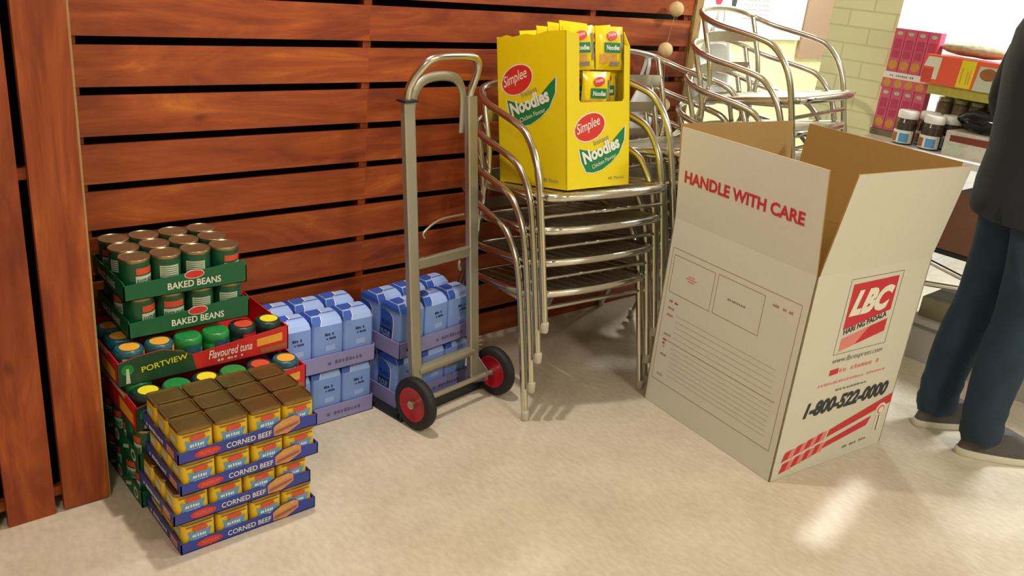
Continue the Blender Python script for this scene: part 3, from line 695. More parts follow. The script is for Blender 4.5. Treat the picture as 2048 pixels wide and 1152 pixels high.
rots = [0.5, 3.7, 3.4, 0.35, 0.6, 0.0, 3.6, 3.5]
for k, (z0, nm) in enumerate(((0.440, 'lower'), (0.550, 'upper'))):
    x0, y0 = 0.664 - 0.006 * k, 2.212
    bt.put((x0, y0, z0), 0, 'green baked beans tray, %s of the two on the tuna' % nm, 'baked bean trays')
    for j in range(3):
        for i in range(4):
            if k == 0 and j > 0 and i in (1, 2): continue
            row = ['front', 'middle', 'back'][j]; col = ['leftmost', 'second from the left', 'third from the left', 'rightmost'][i]
            bean.put((x0 + 0.0045 + 0.083 * (i + 0.5), y0 + 0.004 + 0.0832 * (j + 0.5), z0 + 0.0022), (rots[(4 * (1 - k) + i) % 8] if j == 0 else random.uniform(0, 6)),
                     'green baked beans tin in the %s green tray, %s row, %s' % (nm, row, col), 'baked bean tins in the %s green tray' % nm)
def base_tray():
    w, d = 0.496, 0.42
    b = tray_mesh('t', w, d, 0.05, GRNC)
    for g, L in ((plane((0, d, 0), (0, -1, 0), (0, 0, 1)), 0.42), (plane((0, 0, 0), (1, 0, 0), (0, 0, 1)), 0.49)):
        for q in range(3):
            x = 0.03 + q * L / 3.2; b.poly(g, [(x, 0.006), (x + 0.05, 0.03), (x + 0.05, 0.042), (x, 0.018)], LGT); b.ell(g, x + 0.085, 0.026, 0.018, 0.018, LGT)
            b.ell(g, x + 0.085, 0.026, 0.011, 0.01, TINR if q % 2 else GRNL, 0.0012)
    o = b.build('cardboard_tray'); tag(o, 'x', 'tray'); return o
gt = Kind(base_tray())
for k, nm in enumerate(('bottom', 'second')):
    x0, y0, z0 = 0.622, 2.064, 0.12 * k + 0.001
    gt.put((x0, y0, z0), 0, 'green tray of tins, %s layer from the floor behind corned beef' % nm, 'green trays at the floor')
    for j in range(5):
        for i in range(6):
            if i and j: continue
            where = 'left column, %s from the front' % ORD[j] if i == 0 else 'front row, %s from the left' % ORD[i]
            bean.put((x0 + 0.0045 + 0.0815 * (i + 0.5), y0 + 0.0045 + 0.0822 * (j + 0.5), z0 + 0.0022), random.uniform(0, 6) if i else 4.6 + random.uniform(-.4, .4),
                     'green tin in the %s layer tray above the floor, %s' % (nm, where), 'green tins in the %s floor tray' % nm)
# tuna multipacks
def make_tuna(name, side, top, lab):
    b = MB(); r, h = 0.0385, 0.088
    b.lathe([(r - 0.004, 0), (r, 0.004), (r, h * 0.32), (r - 0.002, h * 0.34), (r, h * 0.37), (r, h * 0.64), (r - 0.002, h * 0.66), (r, h * 0.69), (r, h - 0.006), (r - 0.004, h)], side, 22)
    f = cyl(r); b.patch(f, -0.02, 0.028, 0.03, 0.07, lab, 0.0008, 6); f = cyl(r, 1.6); b.patch(f, -0.02, 0.02, 0.02, 0.08, top, 0.0008, 6)
    o = b.build(name); tag(o, 'x', 'tuna pack')
    b = MB(); b.lathe([(r - 0.004, h), (r - 0.006, h + 0.0015), (r * 0.72, h + 0.0015)], side, 22); b.ell(plane((0, 0, h + 0.0015), (1, 0, 0), (0, 1, 0)), 0.002, -0.003, 0.026, 0.026, top, 0.0008)
    b.build('pack_top', o); return o
TK = {'orange': Kind(make_tuna('tuna_pack', TUNB, TUNO, LGT)), 'green': Kind(make_tuna('tuna_pack', TUNG, TUNG, TUNB)), 'red': Kind(make_tuna('tuna_pack', TUND, TINR, REDC)), 'yellow': Kind(make_tuna('tuna_pack', TUND, TUNY, TUNG))}
def tuna_tray(first):
    w, d = 0.49, 0.31 if first else 0.42
    hw = 0.075
    fr = [(0, 0), (w, 0), (w, 0.078), (0.2, 0.05), (0.17, 0.068), (0.12, 0.084), (0.05, 0.08), (0, 0.068)]
    b = tray_mesh('t', w, d, hw, REDC, front=fr)
    f = plane((0, 0, 0), (1, 0, 0), (0, 0, 1))
    b.poly(f, [(0.0, 0.001), (0.21, 0.001), (0.2, 0.05), (0.17, 0.068), (0.12, 0.0835), (0.05, 0.0795), (0, 0.0675)], DKGRN, 0.0006)
    b.text(f, 'PORTVIEW', 0.062, 0.03, 0.125, 0.017, TUNY, rot=0.1, bold=0.01); b.ell(f, 0.025, 0.046, 0.016, 0.016, TUNG, 0.001); b.poly(f, [(0.019, 0.006), (0.031, 0.006), (0.028, 0.05), (0.022, 0.05)], LGT, 0.0014)
    b.text(f, 'Flavoured tuna', 0.245, 0.024, 0.13, 0.026, LWHT, shear=0.3, bold=0.01, rot=0.02); b.scrib(f, 0.27, 0.012, 0.08, 0.007, LGT, 8, seed=5)
    b.poly(f, [(0.39, 0.03), (0.47, 0.034), (0.47, 0.06), (0.39, 0.054)], TUNO); b.poly(f, [(0.4, 0.006), (0.485, 0.01), (0.485, 0.024), (0.4, 0.02)], TINB)
    g = plane((0, d, 0), (0, -1, 0), (0, 0, 1)); b.scrib(g, 0.05 * d / .3, 0.03, 0.1, 0.014, LGT, 8, seed=9); b.poly(g, [(d - 0.13, 0.01), (d - 0.02, 0.01), (d - 0.02, 0.042), (d - 0.13, 0.05)], TUNO); b.poly(g, [(0.02, 0.062), (d - 0.08, 0.062), (d - 0.08, 0.075), (0.02, 0.075)], LGT)
    o = b.build('cardboard_tray'); tag(o, 'x', 'tray'); return o
o = tuna_tray(False); o.location = (0.622, 2.062, 0.2415); tag(o, 'lower red tuna tray, sticking out towards the corned beef', 'tray', 'red tuna trays')
o = tuna_tray(True); o.location = (0.61, 2.15, 0.336); tag(o, 'upper red tuna tray with dark green arched front panel', 'tray', 'red tuna trays')
seq = ['orange', 'orange', 'green', 'green', 'red', 'yellow']
for lay, (x0, y0, z0, rows, nm) in enumerate(((0.622, 2.062, 0.2437, 5, 'lower'), (0.61, 2.15, 0.3382, 3, 'upper'))):
    n = 0
    for j in range(rows):
        for i in range(6):
            if i and j: continue
            c = seq[i] if lay else ('yellow' if i == 0 and j == 0 else random.choice(seq))
            if lay and i == 0: c = 'orange'
            where = 'left column, %s from the front' % ORD[j] if i == 0 else 'front row, %s from the left' % ORD[i]
            TK[c].put((x0 + 0.0055 + 0.08 * (i + 0.5), y0 + 0.0055 + 0.081 * (j + 0.5), z0), random.uniform(-0.5, 0.5),
                      '%s topped tuna pack in the %s red tray, %s' % (c, nm, where), 'tuna packs in the %s red tray' % nm)

# ------------------------------------------------------------------ flour
def make_flour():
    b = MB(); w, d, h = 0.0552, 0.0528, 0.157
    rings = [rrect(-w * k, -d * k, w * k, d * k, 0.01, z, 3) for z, k in ((0, 0.97), (0.004, 1.0), (0.08, 1.01), (0.145, 1.0), (h, 0.985))]
    b.loft(rings, FLB, cap=True)
    def rr(kx, ky, z): return rrect(-w * kx, -d * ky, w * kx, d * ky, 0.008, z, 3)
    b.loft([rings[-1], rr(0.96, 0.8, h + 0.014), rr(0.86, 0.55, h + 0.025), rr(0.82, 0.4, h + 0.028)], FLT, smooth=False)
    f = plane((0, -d * 1.01, 0), (1, 0, 0), (0, 0, 1))
    b.scrib(f, -0.012, 0.122, 0.04, 0.01, FLN, 6, seed=1); b.scrib(f, -0.006, 0.108, 0.034, 0.008, FLN, 7, seed=2)
    b.poly(f, [(-0.01, 0.068), (0.026, 0.07), (0.024, 0.088), (-0.008, 0.086)], FLT); b.scrib(f, -0.012, 0.05, 0.04, 0.004, FLD, 9, seed=3); b.scrib(f, -0.012, 0.04, 0.04, 0.004, FLD, 9, seed=4)
    g = plane((-w * 1.01, 0, 0), (0, -1, 0), (0, 0, 1))
    P = [(-0.046, 0.05), (0.014, 0.05), (0.018, 0.11), (0.014, 0.135), (0.0, 0.15), (-0.02, 0.155), (-0.046, 0.155)]
    b.poly(g, [(a + 0.004, c) for a, c in P], LWHT, 0.001); b.poly(g, P, FLD, 0.0016)
    b.poly(g, [(-0.046, 0.052), (0.01, 0.052), (0.012, 0.09), (-0.046, 0.09)], FLN, 0.002)
    b.text(g, 'PLAIN', -0.038, 0.1, 0.044, 0.018, FLN, bold=0.02, off=0.002); b.text(g, 'FLOUR', -0.04, 0.06, 0.046, 0.022, FLB, bold=0.02, off=0.0026)
    # blue corner of the folded top (left shoulder)
    for q, m, of in ((1.4, LWHT, 0.0012), (1.25, FLD, 0.0022)):
        x1 = -w * 0.82 + 0.034 * q; top = [(-w * 0.82, d * 0.4), (-w * 0.82, -d * 0.38), (x1 * 0.6 - w * 0.32, -d * 0.4), (x1, -d * 0.15), (x1 + 0.002, d * 0.4)]
        b.add([Vector((x, y, h + 0.028 + of)) for x, y in top], [tuple(range(5))], m)
        sl = [Vector((-w * 0.985, -d * 0.97, h + 0.001)), Vector((-w * 0.985 + 0.02 * q, -d * 0.97, h + 0.001)), Vector((-w * 0.9 + 0.022 * q, -d * 0.8, h + 0.014)), Vector((-w * 0.82 + 0.02 * q, -d * 0.54, h + 0.0255)), Vector((-w * 0.86, -d * 0.54, h + 0.0255)), Vector((-w * 0.955, -d * 0.79, h + 0.014))]
        b.add([p + Vector((0, -of, of)) for p in sl], [(0, 1, 2, 5), (5, 2, 3, 4)], m)
        ss = [Vector((-w * 0.985, -d * 0.96, h)), Vector((-w * 0.985, d * 0.96, h)), Vector((-w * 0.96, d * 0.8, h + 0.0145)), Vector((-w * 0.86, d * 0.55, h + 0.0255)), Vector((-w * 0.86, -d * 0.55, h + 0.0255)), Vector((-w * 0.96, -d * 0.8, h + 0.0145))]
        b.add([p + Vector((-of, 0, of)) for p in ss], [(0, 5, 2, 1), (5, 4, 3, 2)], m)
    o = b.build('flour_bag'); tag(o, 'x', 'flour bag')
    b = MB(); b.add([Vector(p) for p in ((-w * 0.82, -0.006, h + 0.028), (w * 0.82, -0.006, h + 0.028), (w * 0.8, -0.014, h + 0.031), (-w * 0.8, -0.014, h + 0.031), (-w * 0.82, 0.01, h + 0.0285), (w * 0.82, 0.01, h + 0.0285))], [(0, 1, 2, 3), (4, 5, 1, 0)], FLT)
    b.build('folded_flap', o)
    return o
flour = Kind(make_flour())
def flour_tray():
    w, d = 0.348, 0.232; b = tray_mesh('t', w, d, 0.058, LILAC)
    f = plane((0, 0, 0), (1, 0, 0), (0, 0, 1)); b.scrib(f, 0.17, 0.022, 0.13, 0.014, mat('purple_print', (96, 90, 140), 0.6), 10, seed=2)
    b.ell(f, 0.06, 0.03, 0.03, 0.012, FLN)
    o = b.build('cardboard_tray'); tag(o, 'x', 'tray'); return o
ft = Kind(flour_tray())
for sname, ox, oy, oz, rz in (('stack beside the tuna trays', 1.098, 2.205, 0.001, 0.0), ('stack on the hand truck plate', 1.505, 2.148, 0.0085, R(7.0))):
    for k, nm in enumerate(('bottom', 'top')):
        z = oz + 0.19 * k; c, s = math.cos(rz), math.sin(rz)
        ft.put((ox, oy, z), rz, 'lilac flour tray, %s one in the %s' % (nm, sname), 'flour trays')
        for j in range(2):
            for i in range(3):
                lx, ly = 0.0045 + 0.113 * (i + 0.5), 0.006 + 0.11 * (j + 0.5)
                flour.put((ox + lx * c - ly * s, oy + lx * s + ly * c, z + 0.0022), rz + random.uniform(-0.012, 0.012),
                          'blue flour bag, %s tray of the %s, %s row, %s' % (nm, sname, ('front', 'back')[j], ('left', 'middle', 'right')[i]), 'flour bags in the ' + sname)

# ------------------------------------------------------------------ string of fibre balls in front of the slats
st = empty('ball_garland', (3.05, 2.45, 2.6)); tag(st, 'hanging string of beige fibre balls in front of the slatted wall', 'garland')
b = MB(); b.tube([(0.012, 0, 0.19), (0.01, 0, -1.24), (-0.022, 0, -1.41), (0.02, 0, -1.65), (0.03, 0, -1.95)], 0.0012, mat('twine', (196, 160, 120), 0.8), 5); b.build('cord', st)
for x, z in ((0.01, -1.24), (-0.022, -1.41), (0.02, -1.65), (0.01, -1.06), (0.015, -0.88)):
    b = MB(); n = 10; prof = [(0.0315 * math.sin(PI * k / n) + 0.0005, -0.0315 * math.cos(PI * k / n)) for k in range(n + 1)]
    b.lathe(prof, mat('fibre_ball', (222, 192, 138), 0.85, var=0.2, scale=160, bump=1.0), 18); b.build('ball', st, (x, 0, z))

# ------------------------------------------------------------------ plastic bags hanging on the chairs
def bag(loc, rz, w, h, dpt, label, seed):
    rd = random.Random(seed); b = MB(); n = 20; rings = []
    for z, k in ((0, 0.35), (0.02, 0.8), (0.3, 1.0), (0.6, 0.9), (0.82, 0.62), (1.0, 0.4)):
        ring = []
        for i in range(n):
            a = 2 * PI * i / n; q = 1 + rd.uniform(-0.16, 0.16)
            ring.append(Vector((w * k * q * math.cos(a), dpt * k * q * math.sin(a), z * h + rd.uniform(-0.008, 0.008))))
        rings.append(ring)
    b.loft(rings, BAGP, cap=False); b.add(rings[0], [tuple(reversed(range(n)))], BAGP)
    o = b.build('plastic_bag'); o.location = loc; o.rotation_euler = (0, 0, rz); tag(o, label, 'plastic bag', 'white plastic bags')
    for s in (-1, 1):
        b = MB(); b.tube(spline([(s * w * 0.3, 0.01, h - 0.005), (s * w * 0.2, 0.0, h + 0.05), (s * w * 0.1, 0, h + 0.09)], 4), 0.006, BAGP, 6, flat=(0.012, 0.002)); b.build('bag_handle', o)
bag((2.915, 2.445, 0.8), 0.0, 0.07, 0.27, 0.03, 'white plastic bag hanging just right of the noodle carton', 4)
bag((3.32, 2.40, 0.96), 0.05, 0.15, 0.33, 0.045, 'white plastic bag hanging behind the backs of the tallest chair stack', 9)

# ------------------------------------------------------------------ notice board and brown board on the far wall
nbd = empty('notice_board', (4.72, 3.575, 1.15)); tag(nbd, 'white notice board with pinned papers on the far wall', 'notice board')
b = MB(); b.box((0, 0, 0), (1.2, 0.02, 1.2), WHITE); b.build('board', nbd)
b = MB()
for lo, hi in (((-0.02, -0.006, -0.02), (0, 0.022, 1.22)), ((1.2, -0.006, -0.02), (1.22, 0.022, 1.22)), ((0, -0.006, -0.02), (1.2, 0.022, 0)), ((0, -0.006, 1.2), (1.2, 0.022, 1.22))): b.box(lo, hi, mat('pale_frame', (206, 208, 200), 0.4))
b.build('frame', nbd)
def paper(x0, z0, x1, z1, lab, kind):
    b = MB(); b.box((x0, -0.006, z0), (x1, -0.001, z1), LWHT if kind != 'text' else WHITE)
    f = plane((0, -0.006, 0), (1, 0, 0), (0, 0, 1))
    if kind == 'text':
        for k in range(14): b.scrib(f, x0 + 0.03, z0 + 0.05 + k * 0.03, x1 - x0 - 0.06, 0.008, PGRY, 14, seed=k)
    else:
        b.ell(f, (x0 + x1) / 2 - 0.05, z0 + 0.22, 0.045, 0.07, mat('poster_red', (150, 40, 60), 0.5)); b.ell(f, (x0 + x1) / 2 + 0.12, z0 + 0.2, 0.03, 0.07, PBLK)
    o = b.build('notice', None); o.location = nbd.location; tag(o, lab, 'notice')
paper(0.05, 0.03, 0.37, 0.75, 'white poster with a red shape, left on the notice board', 'pic')
paper(0.42, 0.06, 0.78, 0.6, 'white sheet of small print on the notice board', 'text')
b = MB(); b.box((5.97, 3.57, 1.0), (6.5, 3.598, 2.35), mat('brown_board', (150, 122, 98), 0.6)); o = b.build('wall_board'); tag(o, 'plain brown board on the far wall right of the notices', 'wall board')

# ------------------------------------------------------------------ counter table with goods
tb = empty('display_table', (3.69, 0.3, 0)); tag(tb, 'long white table carrying groceries beside the brick wall', 'table')
b = MB(); b.box((0, 0, 0.872), (0.62, 1.565, 0.9), SHELFW); b.build('table_top', tb)
for x in (0.05, 0.55):
    for y in (0.06, 1.5):
        b = MB(); b.tube([(x, y, 0), (x, y, 0.872)], 0.016, ALUB, 10); b.build('leg', tb)
b = MB(); b.box((0.02, 0.02, 0.5), (0.6, 1.545, 0.518), BLKM); b.build('shelf', tb)
def biscuit():
    b = MB(); b.box((0, 0, 0), (0.05, 0.049, 0.185), PINKB); f = plane((0, 0.049, 0), (0, -1, 0), (0, 0, 1))
    b.ell(f, 0.0245, 0.03, 0.02, 0.02, LGLD); b.ell(f, 0.0245, 0.165, 0.013, 0.008, LGT); b.poly(f, [(0.008, 0.06), (0.041, 0.06), (0.041, 0.14), (0.008, 0.14)], PINKD); b.scrib(f, 0.012, 0.09, 0.026, 0.012, PINKB, 4, seed=4)
    o = b.build('biscuit_box'); tag(o, 'x', 'biscuit box'); return o
bis = Kind(biscuit())
for k, z in enumerate((0.929, 1.186)):
    for i in range(4):
        bis.put((3.9 - 0.006, 1.828 - 0.0515 * i, z), 0, 'tall pink biscuit box, %s tier, %s from the brick corner' % (('lower', 'upper')[k], ORD[i]), 'pink biscuit boxes on the table')
b = MB(); b.box((3.888, 1.67, 0.9), (3.95, 1.88, 0.928), mat('green_brown_strip', (120, 110, 80), 0.5)); o = b.build('display_tray'); tag(o, 'low dark tray under the lower pink biscuit boxes', 'tray')
b = MB(); b.box((3.888, 1.67, 1.115), (3.946, 1.88, 1.185), WHITE); f = plane((3.888, 1.88, 1.115), (0, -1, 0), (0, 0, 1)); b.poly(f, [(0.0, 0.0), (0.21, 0.0), (0.21, 0.042), (0, 0.042)], PINKB); b.scrib(f, 0.03, 0.052, 0.11, 0.008, PGRY, 12, seed=3)
for i in range(4): b.ell(f, 0.025 + 0.05 * i, 0.022, 0.018, 0.018, LGLD, 0.001)
o = b.build('display_tray'); tag(o, 'white-edged tray between the two tiers of pink biscuit boxes', 'tray')
# jars
def jar():
    o = empty('spread_jar'); tag(o, 'x', 'jar')
    b = MB(); b.lathe([(0.036, 0), (0.042, 0.004), (0.043, 0.05), (0.043, 0.095), (0.036, 0.112), (0.036, 0.12)], JARG, 24, mfun=lambda i: JARG); f = cyl(0.0432, -PI / 2)
    b.patch(f, -0.06, 0.06, 0.008, 0.062, LWHT, 0.0006, 12); b.patch(f, -0.04, -0.01, 0.012, 0.05, TINB, 0.0012, 4); b.patch(f, 0.0, 0.04, 0.012, 0.05, BLUEL, 0.0012, 4); b.build('glass', o)
    b = MB(); b.lathe([(0.041, 0.112), (0.0425, 0.114), (0.0425, 0.142), (0.038, 0.146)], WHITE, 28); tag(b.build('lid', o), 'white screw lid'); return o
jr = Kind(jar())
for x, y, lab in ((3.80, 1.682, 'spread jar with white lid, front row, nearer the brick wall'), (3.80, 1.565, 'spread jar with white lid, front row, nearer the dark coat'),
                  (3.885, 1.622, 'spread jar with white lid, back row, next to the pink boxes'), (3.892, 1.532, 'spread jar with white lid, back row, right behind the front jars')):
    jr.put((x, y, 0.9), 0, lab, 'spread jars with white lids')
# jars tray with brown tins below the orange carton
b = MB(); b.box((3.95, 1.1, 0.9), (4.15, 1.66, 0.915), mat('olive_card', (150, 150, 60), 0.5, var=0.2)); b.box((3.85, 1.1, 1.125), (4.15, 1.655, 1.165), mat('olive_card2', (172, 168, 66), 0.45, var=0.25, scale=40)); b.box((4.06, 1.1, 0.915), (4.15, 1.66, 1.125), mat('olive_card'  , (150, 150, 60)))
o = b.build('display_tray'); tag(o, 'two-level yellow-green tray under the orange carton', 'tray')
def smalljar():
    o = empty('pickle_jar'); tag(o, 'x', 'jar'); b = MB(); b.lathe([(0.03, 0), (0.033, 0.004), (0.033, 0.07), (0.028, 0.08)], mat('mushroom_brown', (130, 112, 90), 0.3, var=0.35, scale=60), 18); b.build('glass', o)
    b = MB(); b.lathe([(0.03, 0.08), (0.03, 0.094), (0.028, 0.096)], mat('dull_lid', (178, 170, 140), 0.4, 0.5), 18); b.build('lid', o); return o
sj = Kind(smalljar())
for k in range(2):
    for i in range(7):
        sj.put((3.99, 1.62 - 0.07 * i, 0.9155 + 0.0965 * k), 0, 'small brown jar, %s layer, %s from the pink biscuit boxes' % (('lower', 'upper')[k], ORD[i]), 'small brown jars under the orange carton')
b = MB(); b.box((3.84, 1.2, 1.166), (4.1, 1.69, 1.285), mat('orange_card', (232, 92, 62), 0.4)); f = plane((3.84, 1.69, 1.166), (0, -1, 0), (0, 0, 1))
b.poly(f, [(0, 0.07), (0.012, 0.112), (0.07, 0.112), (0.065, 0.02), (0.045, 0.02), (0.045, 0.07)], LWHT); b.poly(f, [(0, 0.005), (0.045, 0.005), (0.045, 0.06), (0, 0.06)], TINR, 0.0006)
b.poly(f, [(0.15, 0.003), (0.21, 0.003), (0.215, 0.115), (0.155, 0.115)], TUNY); b.scrib(f, 0.162, 0.02, 0.045, 0.07, TUNO, 4, seed=7); b.poly(f, [(0.22, 0.0), (0.4, 0), (0.4, 0.1), (0.23, 0.1)], LGT); b.ell(f, 0.27, 0.07, 0.035, 0.025, TINB, 0.0012)
o = b.build('grocery_carton'); tag(o, 'orange grocery carton with yellow stripe on the display table', 'carton')
b = MB(); rings = []; rd = random.Random(5); n = 22
for k in range(9):
    t_ = -1 + 2 * k / 8; q = max(0.04, (1 - t_ ** 2)) ** 0.5
    rings.append([Vector((0.07 * q * math.cos(2 * PI * i / n) * (1 + rd.uniform(-.05, .05)), 0.15 * t_, 0.035 + 0.03 * q * math.sin(2 * PI * i / n) * (1 + rd.uniform(-.1, .1)))) for i in range(n)])
b.loft(rings, mat('herb_pouch', (176, 172, 140), 0.18, var=0.5, scale=35, bump=0.5)); o = b.build('herb_pouch'); o.location = (3.94, 1.53, 1.284); o.rotation_euler = (0, R(4), R(4)); tag(o, 'shiny clear pouch of dried herbs lying on the orange carton', 'pouch')
b = MB(); rings = []
for k in range(8):
    t_ = -1 + 2 * k / 7; q = max(0.05, (1 - t_ ** 2)) ** 0.5
    rings.append([Vector((0.05 * q * math.cos(2 * PI * i / n) * (1 + rd.uniform(-.15, .15)), 0.13 * t_, 0.05 + 0.045 * q * math.sin(2 * PI * i / n) * (1 + rd.uniform(-.2, .2)))) for i in range(n)])
b.loft(rings, mat('black_film', (18, 20, 30), 0.15, bump=0.8, scale=20)); o = b.build('plastic_sack'); o.location = (3.84, 1.36, 1.0); tag(o, 'crumpled black plastic bag beside the jars, next to the coat', 'plastic bag')
b = MB(); b.box((3.76, 1.2, 0.9), (3.9, 1.49, 1.0), mat('pale_pack', (196, 190, 170), 0.4, var=0.4, scale=40)); f = plane((3.76, 1.49, 0.9), (0, -1, 0), (0, 0, 1)); b.poly(f, [(0.02, 0.06), (0.2, 0.06), (0.2, 0.09), (0.02, 0.085)], mat('dark_red_pack', (120, 50, 40), 0.4)); b.ell(f, 0.05, 0.03, 0.03, 0.02, LGT)
o = b.build('grocery_pack'); tag(o, 'pale mottled grocery pack under the black plastic bag', 'pack')
# things on the shelf under the table
b = MB(); b.box((3.715, 0.8, 0.52), (4.1, 1.39, 0.76), mat('brown_carton', (112, 72, 50), 0.6, var=0.3, scale=8)); o = b.build('storage_carton'); tag(o, 'brown carton on the table shelf, glimpsed between box and coat', 'carton')
b = MB(); b.box((3.73, 0.8, 0.001), (4.15, 1.42, 0.19), mat('grey_crate', (176, 174, 168), 0.5)); b.box((3.727, 0.8, 0.15), (3.73, 1.42, 0.165), PGRY); o = b.build('storage_crate'); tag(o, 'pale grey crate standing on the floor under the table', 'crate')
tr = empty('folding_trolley', (3.8, 1.1, 0.19)); tag(tr, 'folded chrome trolley frame lying between crate and table shelf', 'trolley')
b = MB(); b.tube([(-0.07, 0.36, 0.27), (-0.06, 0.1, 0.22), (-0.05, -0.25, 0.15)], 0.012, ALU, 8); b.build('frame_bar', tr)
b = MB(); b.tube([(-0.08, 0.34, 0.155), (-0.07, 0.12, 0.19), (-0.06, -0.25, 0.23)], 0.012, ALU, 8); b.build('frame_bar', tr)
b = MB(); b.box((-0.03, -0.25, 0.0), (0.25, 0.3, 0.09), mat('olive_pouch', (120, 112, 84), 0.6, var=0.3, scale=14)); b.build('load_bag', tr)

# ------------------------------------------------------------------ person
SKIN = mat('skin', (196, 146, 116), 0.5, var=0.05); DEN = mat('dark_denim', (24, 46, 66), 0.8, var=0.7, scale=9, bump=0.5); COAT = mat('dark_coat', (26, 30, 38), 0.85, var=0.25, scale=40, bump=0.3)
SHOE = mat('dark_grey_canvas', (82, 78, 76), 0.8, var=0.15); SOLE = mat('off_white_rubber', (214, 210, 190), 0.5); HAIR = mat('dark_hair', (30, 22, 18), 0.5)
per = empty('person', (3.165, 0.9, 0), R(50)); per.scale = (1, 1, 1.06); tag(per, 'person standing with back turned in dark coat, blue jeans and grey trainers', 'person')
# local frame: person faces local -Y (rotated so that this is towards +X,-Y); left hand is local +X
LF, RF = (0.105, 0.05), (-0.1, -0.02)
def skin(name, verts, edges, mt, parent, lvl=1):
    me = bpy.data.meshes.new(name); me.from_pydata([v[0] for v in verts], edges, []); o = bpy.data.objects.new(name, me); COL.objects.link(o); o.parent = parent
    me.materials.append(mt); md = o.modifiers.new('Skin', 'SKIN'); md.use_smooth_shade = True
    for i, v in enumerate(verts):
        r = v[1]; me.skin_vertices[0].data[i].radius = r if isinstance(r, tuple) else (r, r)
    me.skin_vertices[0].data[0].use_root = True
    s = o.modifiers.new('Subsurf', 'SUBSURF'); s.levels = lvl; s.render_levels = lvl + 0
    return o
V = [((0, 0.0, 0.93), (0.15, 0.11)), ((0, 0.01, 1.08), (0.135, 0.095)), ((0, 0.02, 1.22), (0.15, 0.1)), ((0, 0.01, 1.38), (0.15, 0.095)), ((0, -0.005, 1.47), (0.06, 0.055)), ((0, -0.02, 1.53), (0.055, 0.055)), ((0, -0.03, 1.6), (0.075, 0.09)), ((0, -0.03, 1.68), (0.078, 0.095)), ((0, -0.025, 1.74), (0.05, 0.06))]
E_ = [(i, i + 1) for i in range(8)]
for s, (fx, fy) in ((1, LF), (-1, RF)):
    n = len(V); V += [((s * 0.09, 0, 0.86), 0.085), ((fx * 1.0, fy - 0.01, 0.5), 0.055), ((fx, fy + 0.01, 0.34), 0.052), ((fx, fy + 0.02, 0.09), 0.035), ((fx + s * 0.01, fy - 0.1, 0.045), (0.035, 0.025))]
    E_ += [(0, n), (n, n + 1), (n + 1, n + 2), (n + 2, n + 3), (n + 3, n + 4)]
    n = len(V); V += [((s * 0.19, 0.01, 1.4), 0.05), ((s * 0.25, 0.03, 1.13), 0.04), ((s * 0.2, -0.17, 1.03), 0.03), ((s * 0.18, -0.23, 1.02), (0.036, 0.018))]
    E_ += [(3, n), (n, n + 1), (n + 1, n + 2), (n + 2, n + 3)]
    h = n + 3
    for q, L_ in ((-0.026, 0.062), (-0.009, 0.074), (0.009, 0.07), (0.026, 0.055)):
        m_ = len(V); V += [((s * 0.18 + q, -0.262, 1.02), 0.009), ((s * 0.18 + q, -0.262 - L_ * 0.6, 1.012), 0.008), ((s * 0.18 + q, -0.262 - L_, 0.994), 0.007)]
        E_ += [(h, m_), (m_, m_ + 1), (m_ + 1, m_ + 2)]
    m_ = len(V); V += [((s * 0.14, -0.235, 1.02), 0.01), ((s * 0.125, -0.27, 1.012), 0.008)]; E_ += [(h, m_), (m_, m_ + 1)]
# body with face features as extra points
body = skin('body', V, E_, SKIN, per)
def oval(cx, cy, z, a, c, n=24, wob=0.0, rd=None):
    return [Vector((cx + a * math.cos(2 * PI * i / n) * (1 + (rd.uniform(-wob, wob) if rd else 0)), cy + c * math.sin(2 * PI * i / n) * (1 + (rd.uniform(-wob, wob) if rd else 0)), z)) for i in range(n)]
b = MB(); n_ = 10   # hair cap and face details
b.loft([oval(0, -0.012, z, a, c) for z, a, c in ((1.585, 0.06, 0.06), (1.62, 0.082, 0.088), (1.68, 0.088, 0.1), (1.73, 0.075, 0.088), (1.765, 0.04, 0.05), (1.772, 0.01, 0.012))], HAIR); tag(b.build('hair', per), 'short dark hair')
for s in (-1, 1):
    b = MB(); b.lathe([(0.002, -0.011), (0.009, -0.007), (0.012, 0), (0.009, 0.007), (0.002, 0.011)], WHITE, 12, c=(0, 0, 0)); b.build('eye', per, (s * 0.032, -0.122, 1.655))
    b = MB(); b.lathe([(0.004, -0.028), (0.013, -0.02), (0.018, 0.0), (0.016, 0.018), (0.004, 0.028)], SKIN, 12); b.build('ear', per, (s * 0.09, -0.02, 1.645))
b = MB(); b.loft([oval(0, -0.125, 1.665, 0.006, 0.006, 10), oval(0, -0.133, 1.64, 0.011, 0.014, 10), oval(0, -0.133, 1.625, 0.015, 0.015, 10), oval(0, -0.12, 1.618, 0.008, 0.006, 10)], SKIN); b.build('nose', per)
b = MB(); b.loft([oval(0, -0.117, 1.598, 0.018, 0.006, 10), oval(0, -0.121, 1.592, 0.026, 0.01, 10), oval(0, -0.118, 1.585, 0.02, 0.006, 10)], mat('lips', (170, 96, 88), 0.45)); b.build('mouth', per)
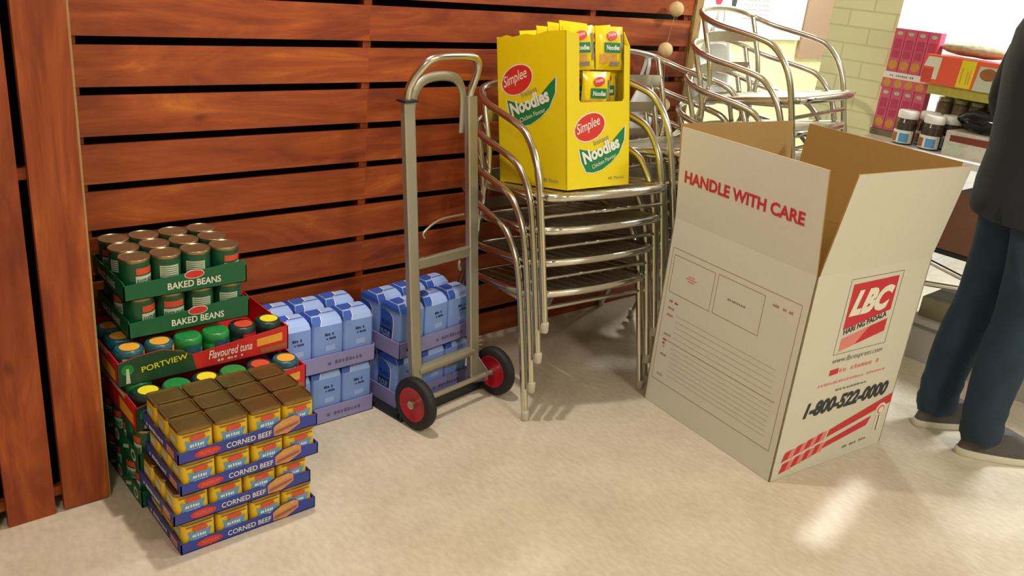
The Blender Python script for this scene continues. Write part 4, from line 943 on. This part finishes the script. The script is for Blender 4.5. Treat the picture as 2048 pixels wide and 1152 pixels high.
# jeans
b = MB(); rd = random.Random(11)
for s, (fx, fy) in ((1, LF), (-1, RF)):
    rings = []
    prof = [(0.065, 0.056, 0.066), (0.085, 0.062, 0.073), (0.11, 0.064, 0.074), (0.135, 0.058, 0.07), (0.17, 0.066, 0.076), (0.2, 0.063, 0.073), (0.26, 0.066, 0.078), (0.33, 0.071, 0.084), (0.4, 0.075, 0.088), (0.47, 0.074, 0.087), (0.52, 0.078, 0.09), (0.58, 0.088, 0.1), (0.66, 0.094, 0.107), (0.75, 0.101, 0.116), (0.84, 0.104, 0.126), (0.9, 0.1, 0.128)]
    for z, a, c in prof:
        t_ = min(1, z / 0.85); cx = fx * (1 - t_) + s * 0.093 * t_; cy = (fy + 0.015) * (1 - t_) + 0.01 * t_ + (0.02 * math.sin(z * 7))
        ring = oval(cx, cy, z, a, c, 24, 0.03 if z < 0.3 else 0.015, rd)
        for i, p in enumerate(ring): p.z += 0.008 * math.sin(i * 1.3 + z * 40) * (1 if z < 0.25 else 0.3)
        rings.append(ring)
    b.loft(rings, DEN)
b.loft([oval(0, 0.01, z, a, c) for z, a, c in ((0.84, 0.17, 0.12), (0.92, 0.19, 0.135), (1.0, 0.175, 0.125))], DEN)
b.build('jeans', per)
# coat
b = MB(); rings = []
for z, a, c, y in ((0.80, 0.215, 0.165, 0.02), (0.815, 0.222, 0.172, 0.02), (0.9, 0.222, 0.172, 0.02), (1.0, 0.215, 0.165, 0.02), (1.12, 0.218, 0.165, 0.03), (1.25, 0.235, 0.172, 0.035), (1.36, 0.24, 0.165, 0.035), (1.43, 0.225, 0.14, 0.025), (1.47, 0.16, 0.1, 0.01), (1.5, 0.085, 0.08, 0.0), (1.54, 0.08, 0.078, -0.005)):
    rings.append(oval(0, y, z, a, c, 28, 0.012, rd))
b.loft(rings, COAT); coat = b.build('coat', per)
for s in (-1, 1):
    b = MB(); b.tube(spline([(s * 0.165, 0.02, 1.41), (s * 0.235, 0.035, 1.3), (s * 0.275, 0.04, 1.14), (s * 0.26, -0.03, 1.07), (s * 0.205, -0.16, 1.035)], 4), [0.075, 0.076, 0.075, 0.073, 0.07, 0.068, 0.066, 0.065, 0.065, 0.063, 0.062, 0.06, 0.058, 0.056, 0.052, 0.05, 0.046], COAT, 16); b.build('sleeve', per)
# shoes
for s, (fx, fy), tw in ((1, LF, R(8)), (-1, RF, R(-6))):
    sh = empty('shoe', (fx, fy + 0.01, 0), tw); sh.parent = per
    def foot(z, k, grow=0.0):
        out = []
        for i in range(28):
            a = 2 * PI * i / 28; y = -0.07 + math.sin(a) * 0.155 * k; ww = 0.044 + 0.012 * max(0, -math.sin(a)) - 0.006 * max(0, math.sin(a))
            x = math.copysign(abs(math.cos(a)) ** 0.75, math.cos(a)) * ww * k
            out.append(Vector((x, y, z + grow * max(0, -math.sin(a)) ** 3)))
        return out
    b = MB(); b.loft([foot(0.001, 0.98, 0.012), foot(0.01, 1.02, 0.01), foot(0.026, 1.0, 0.008)], SOLE); b.build('sole', sh)
    b = MB(); R0 = foot(0.026, 0.97, 0.006); R1 = foot(0.048, 0.93, 0.0)
    R2 = [Vector((p.x * 0.85, -0.075 + (p.y + 0.075) * (0.92 if p.y > -0.075 else 0.62), 0.075 + 0.008 * max(0, p.y))) for p in R1]
    R3 = [Vector((p.x * 0.82, 0.0 + (p.y + 0.0) * (0.9 if p.y > 0 else 0.42), 0.105)) for p in R1]
    b.loft([R0, R1, R2, R3], SHOE); b.build('upper', sh)
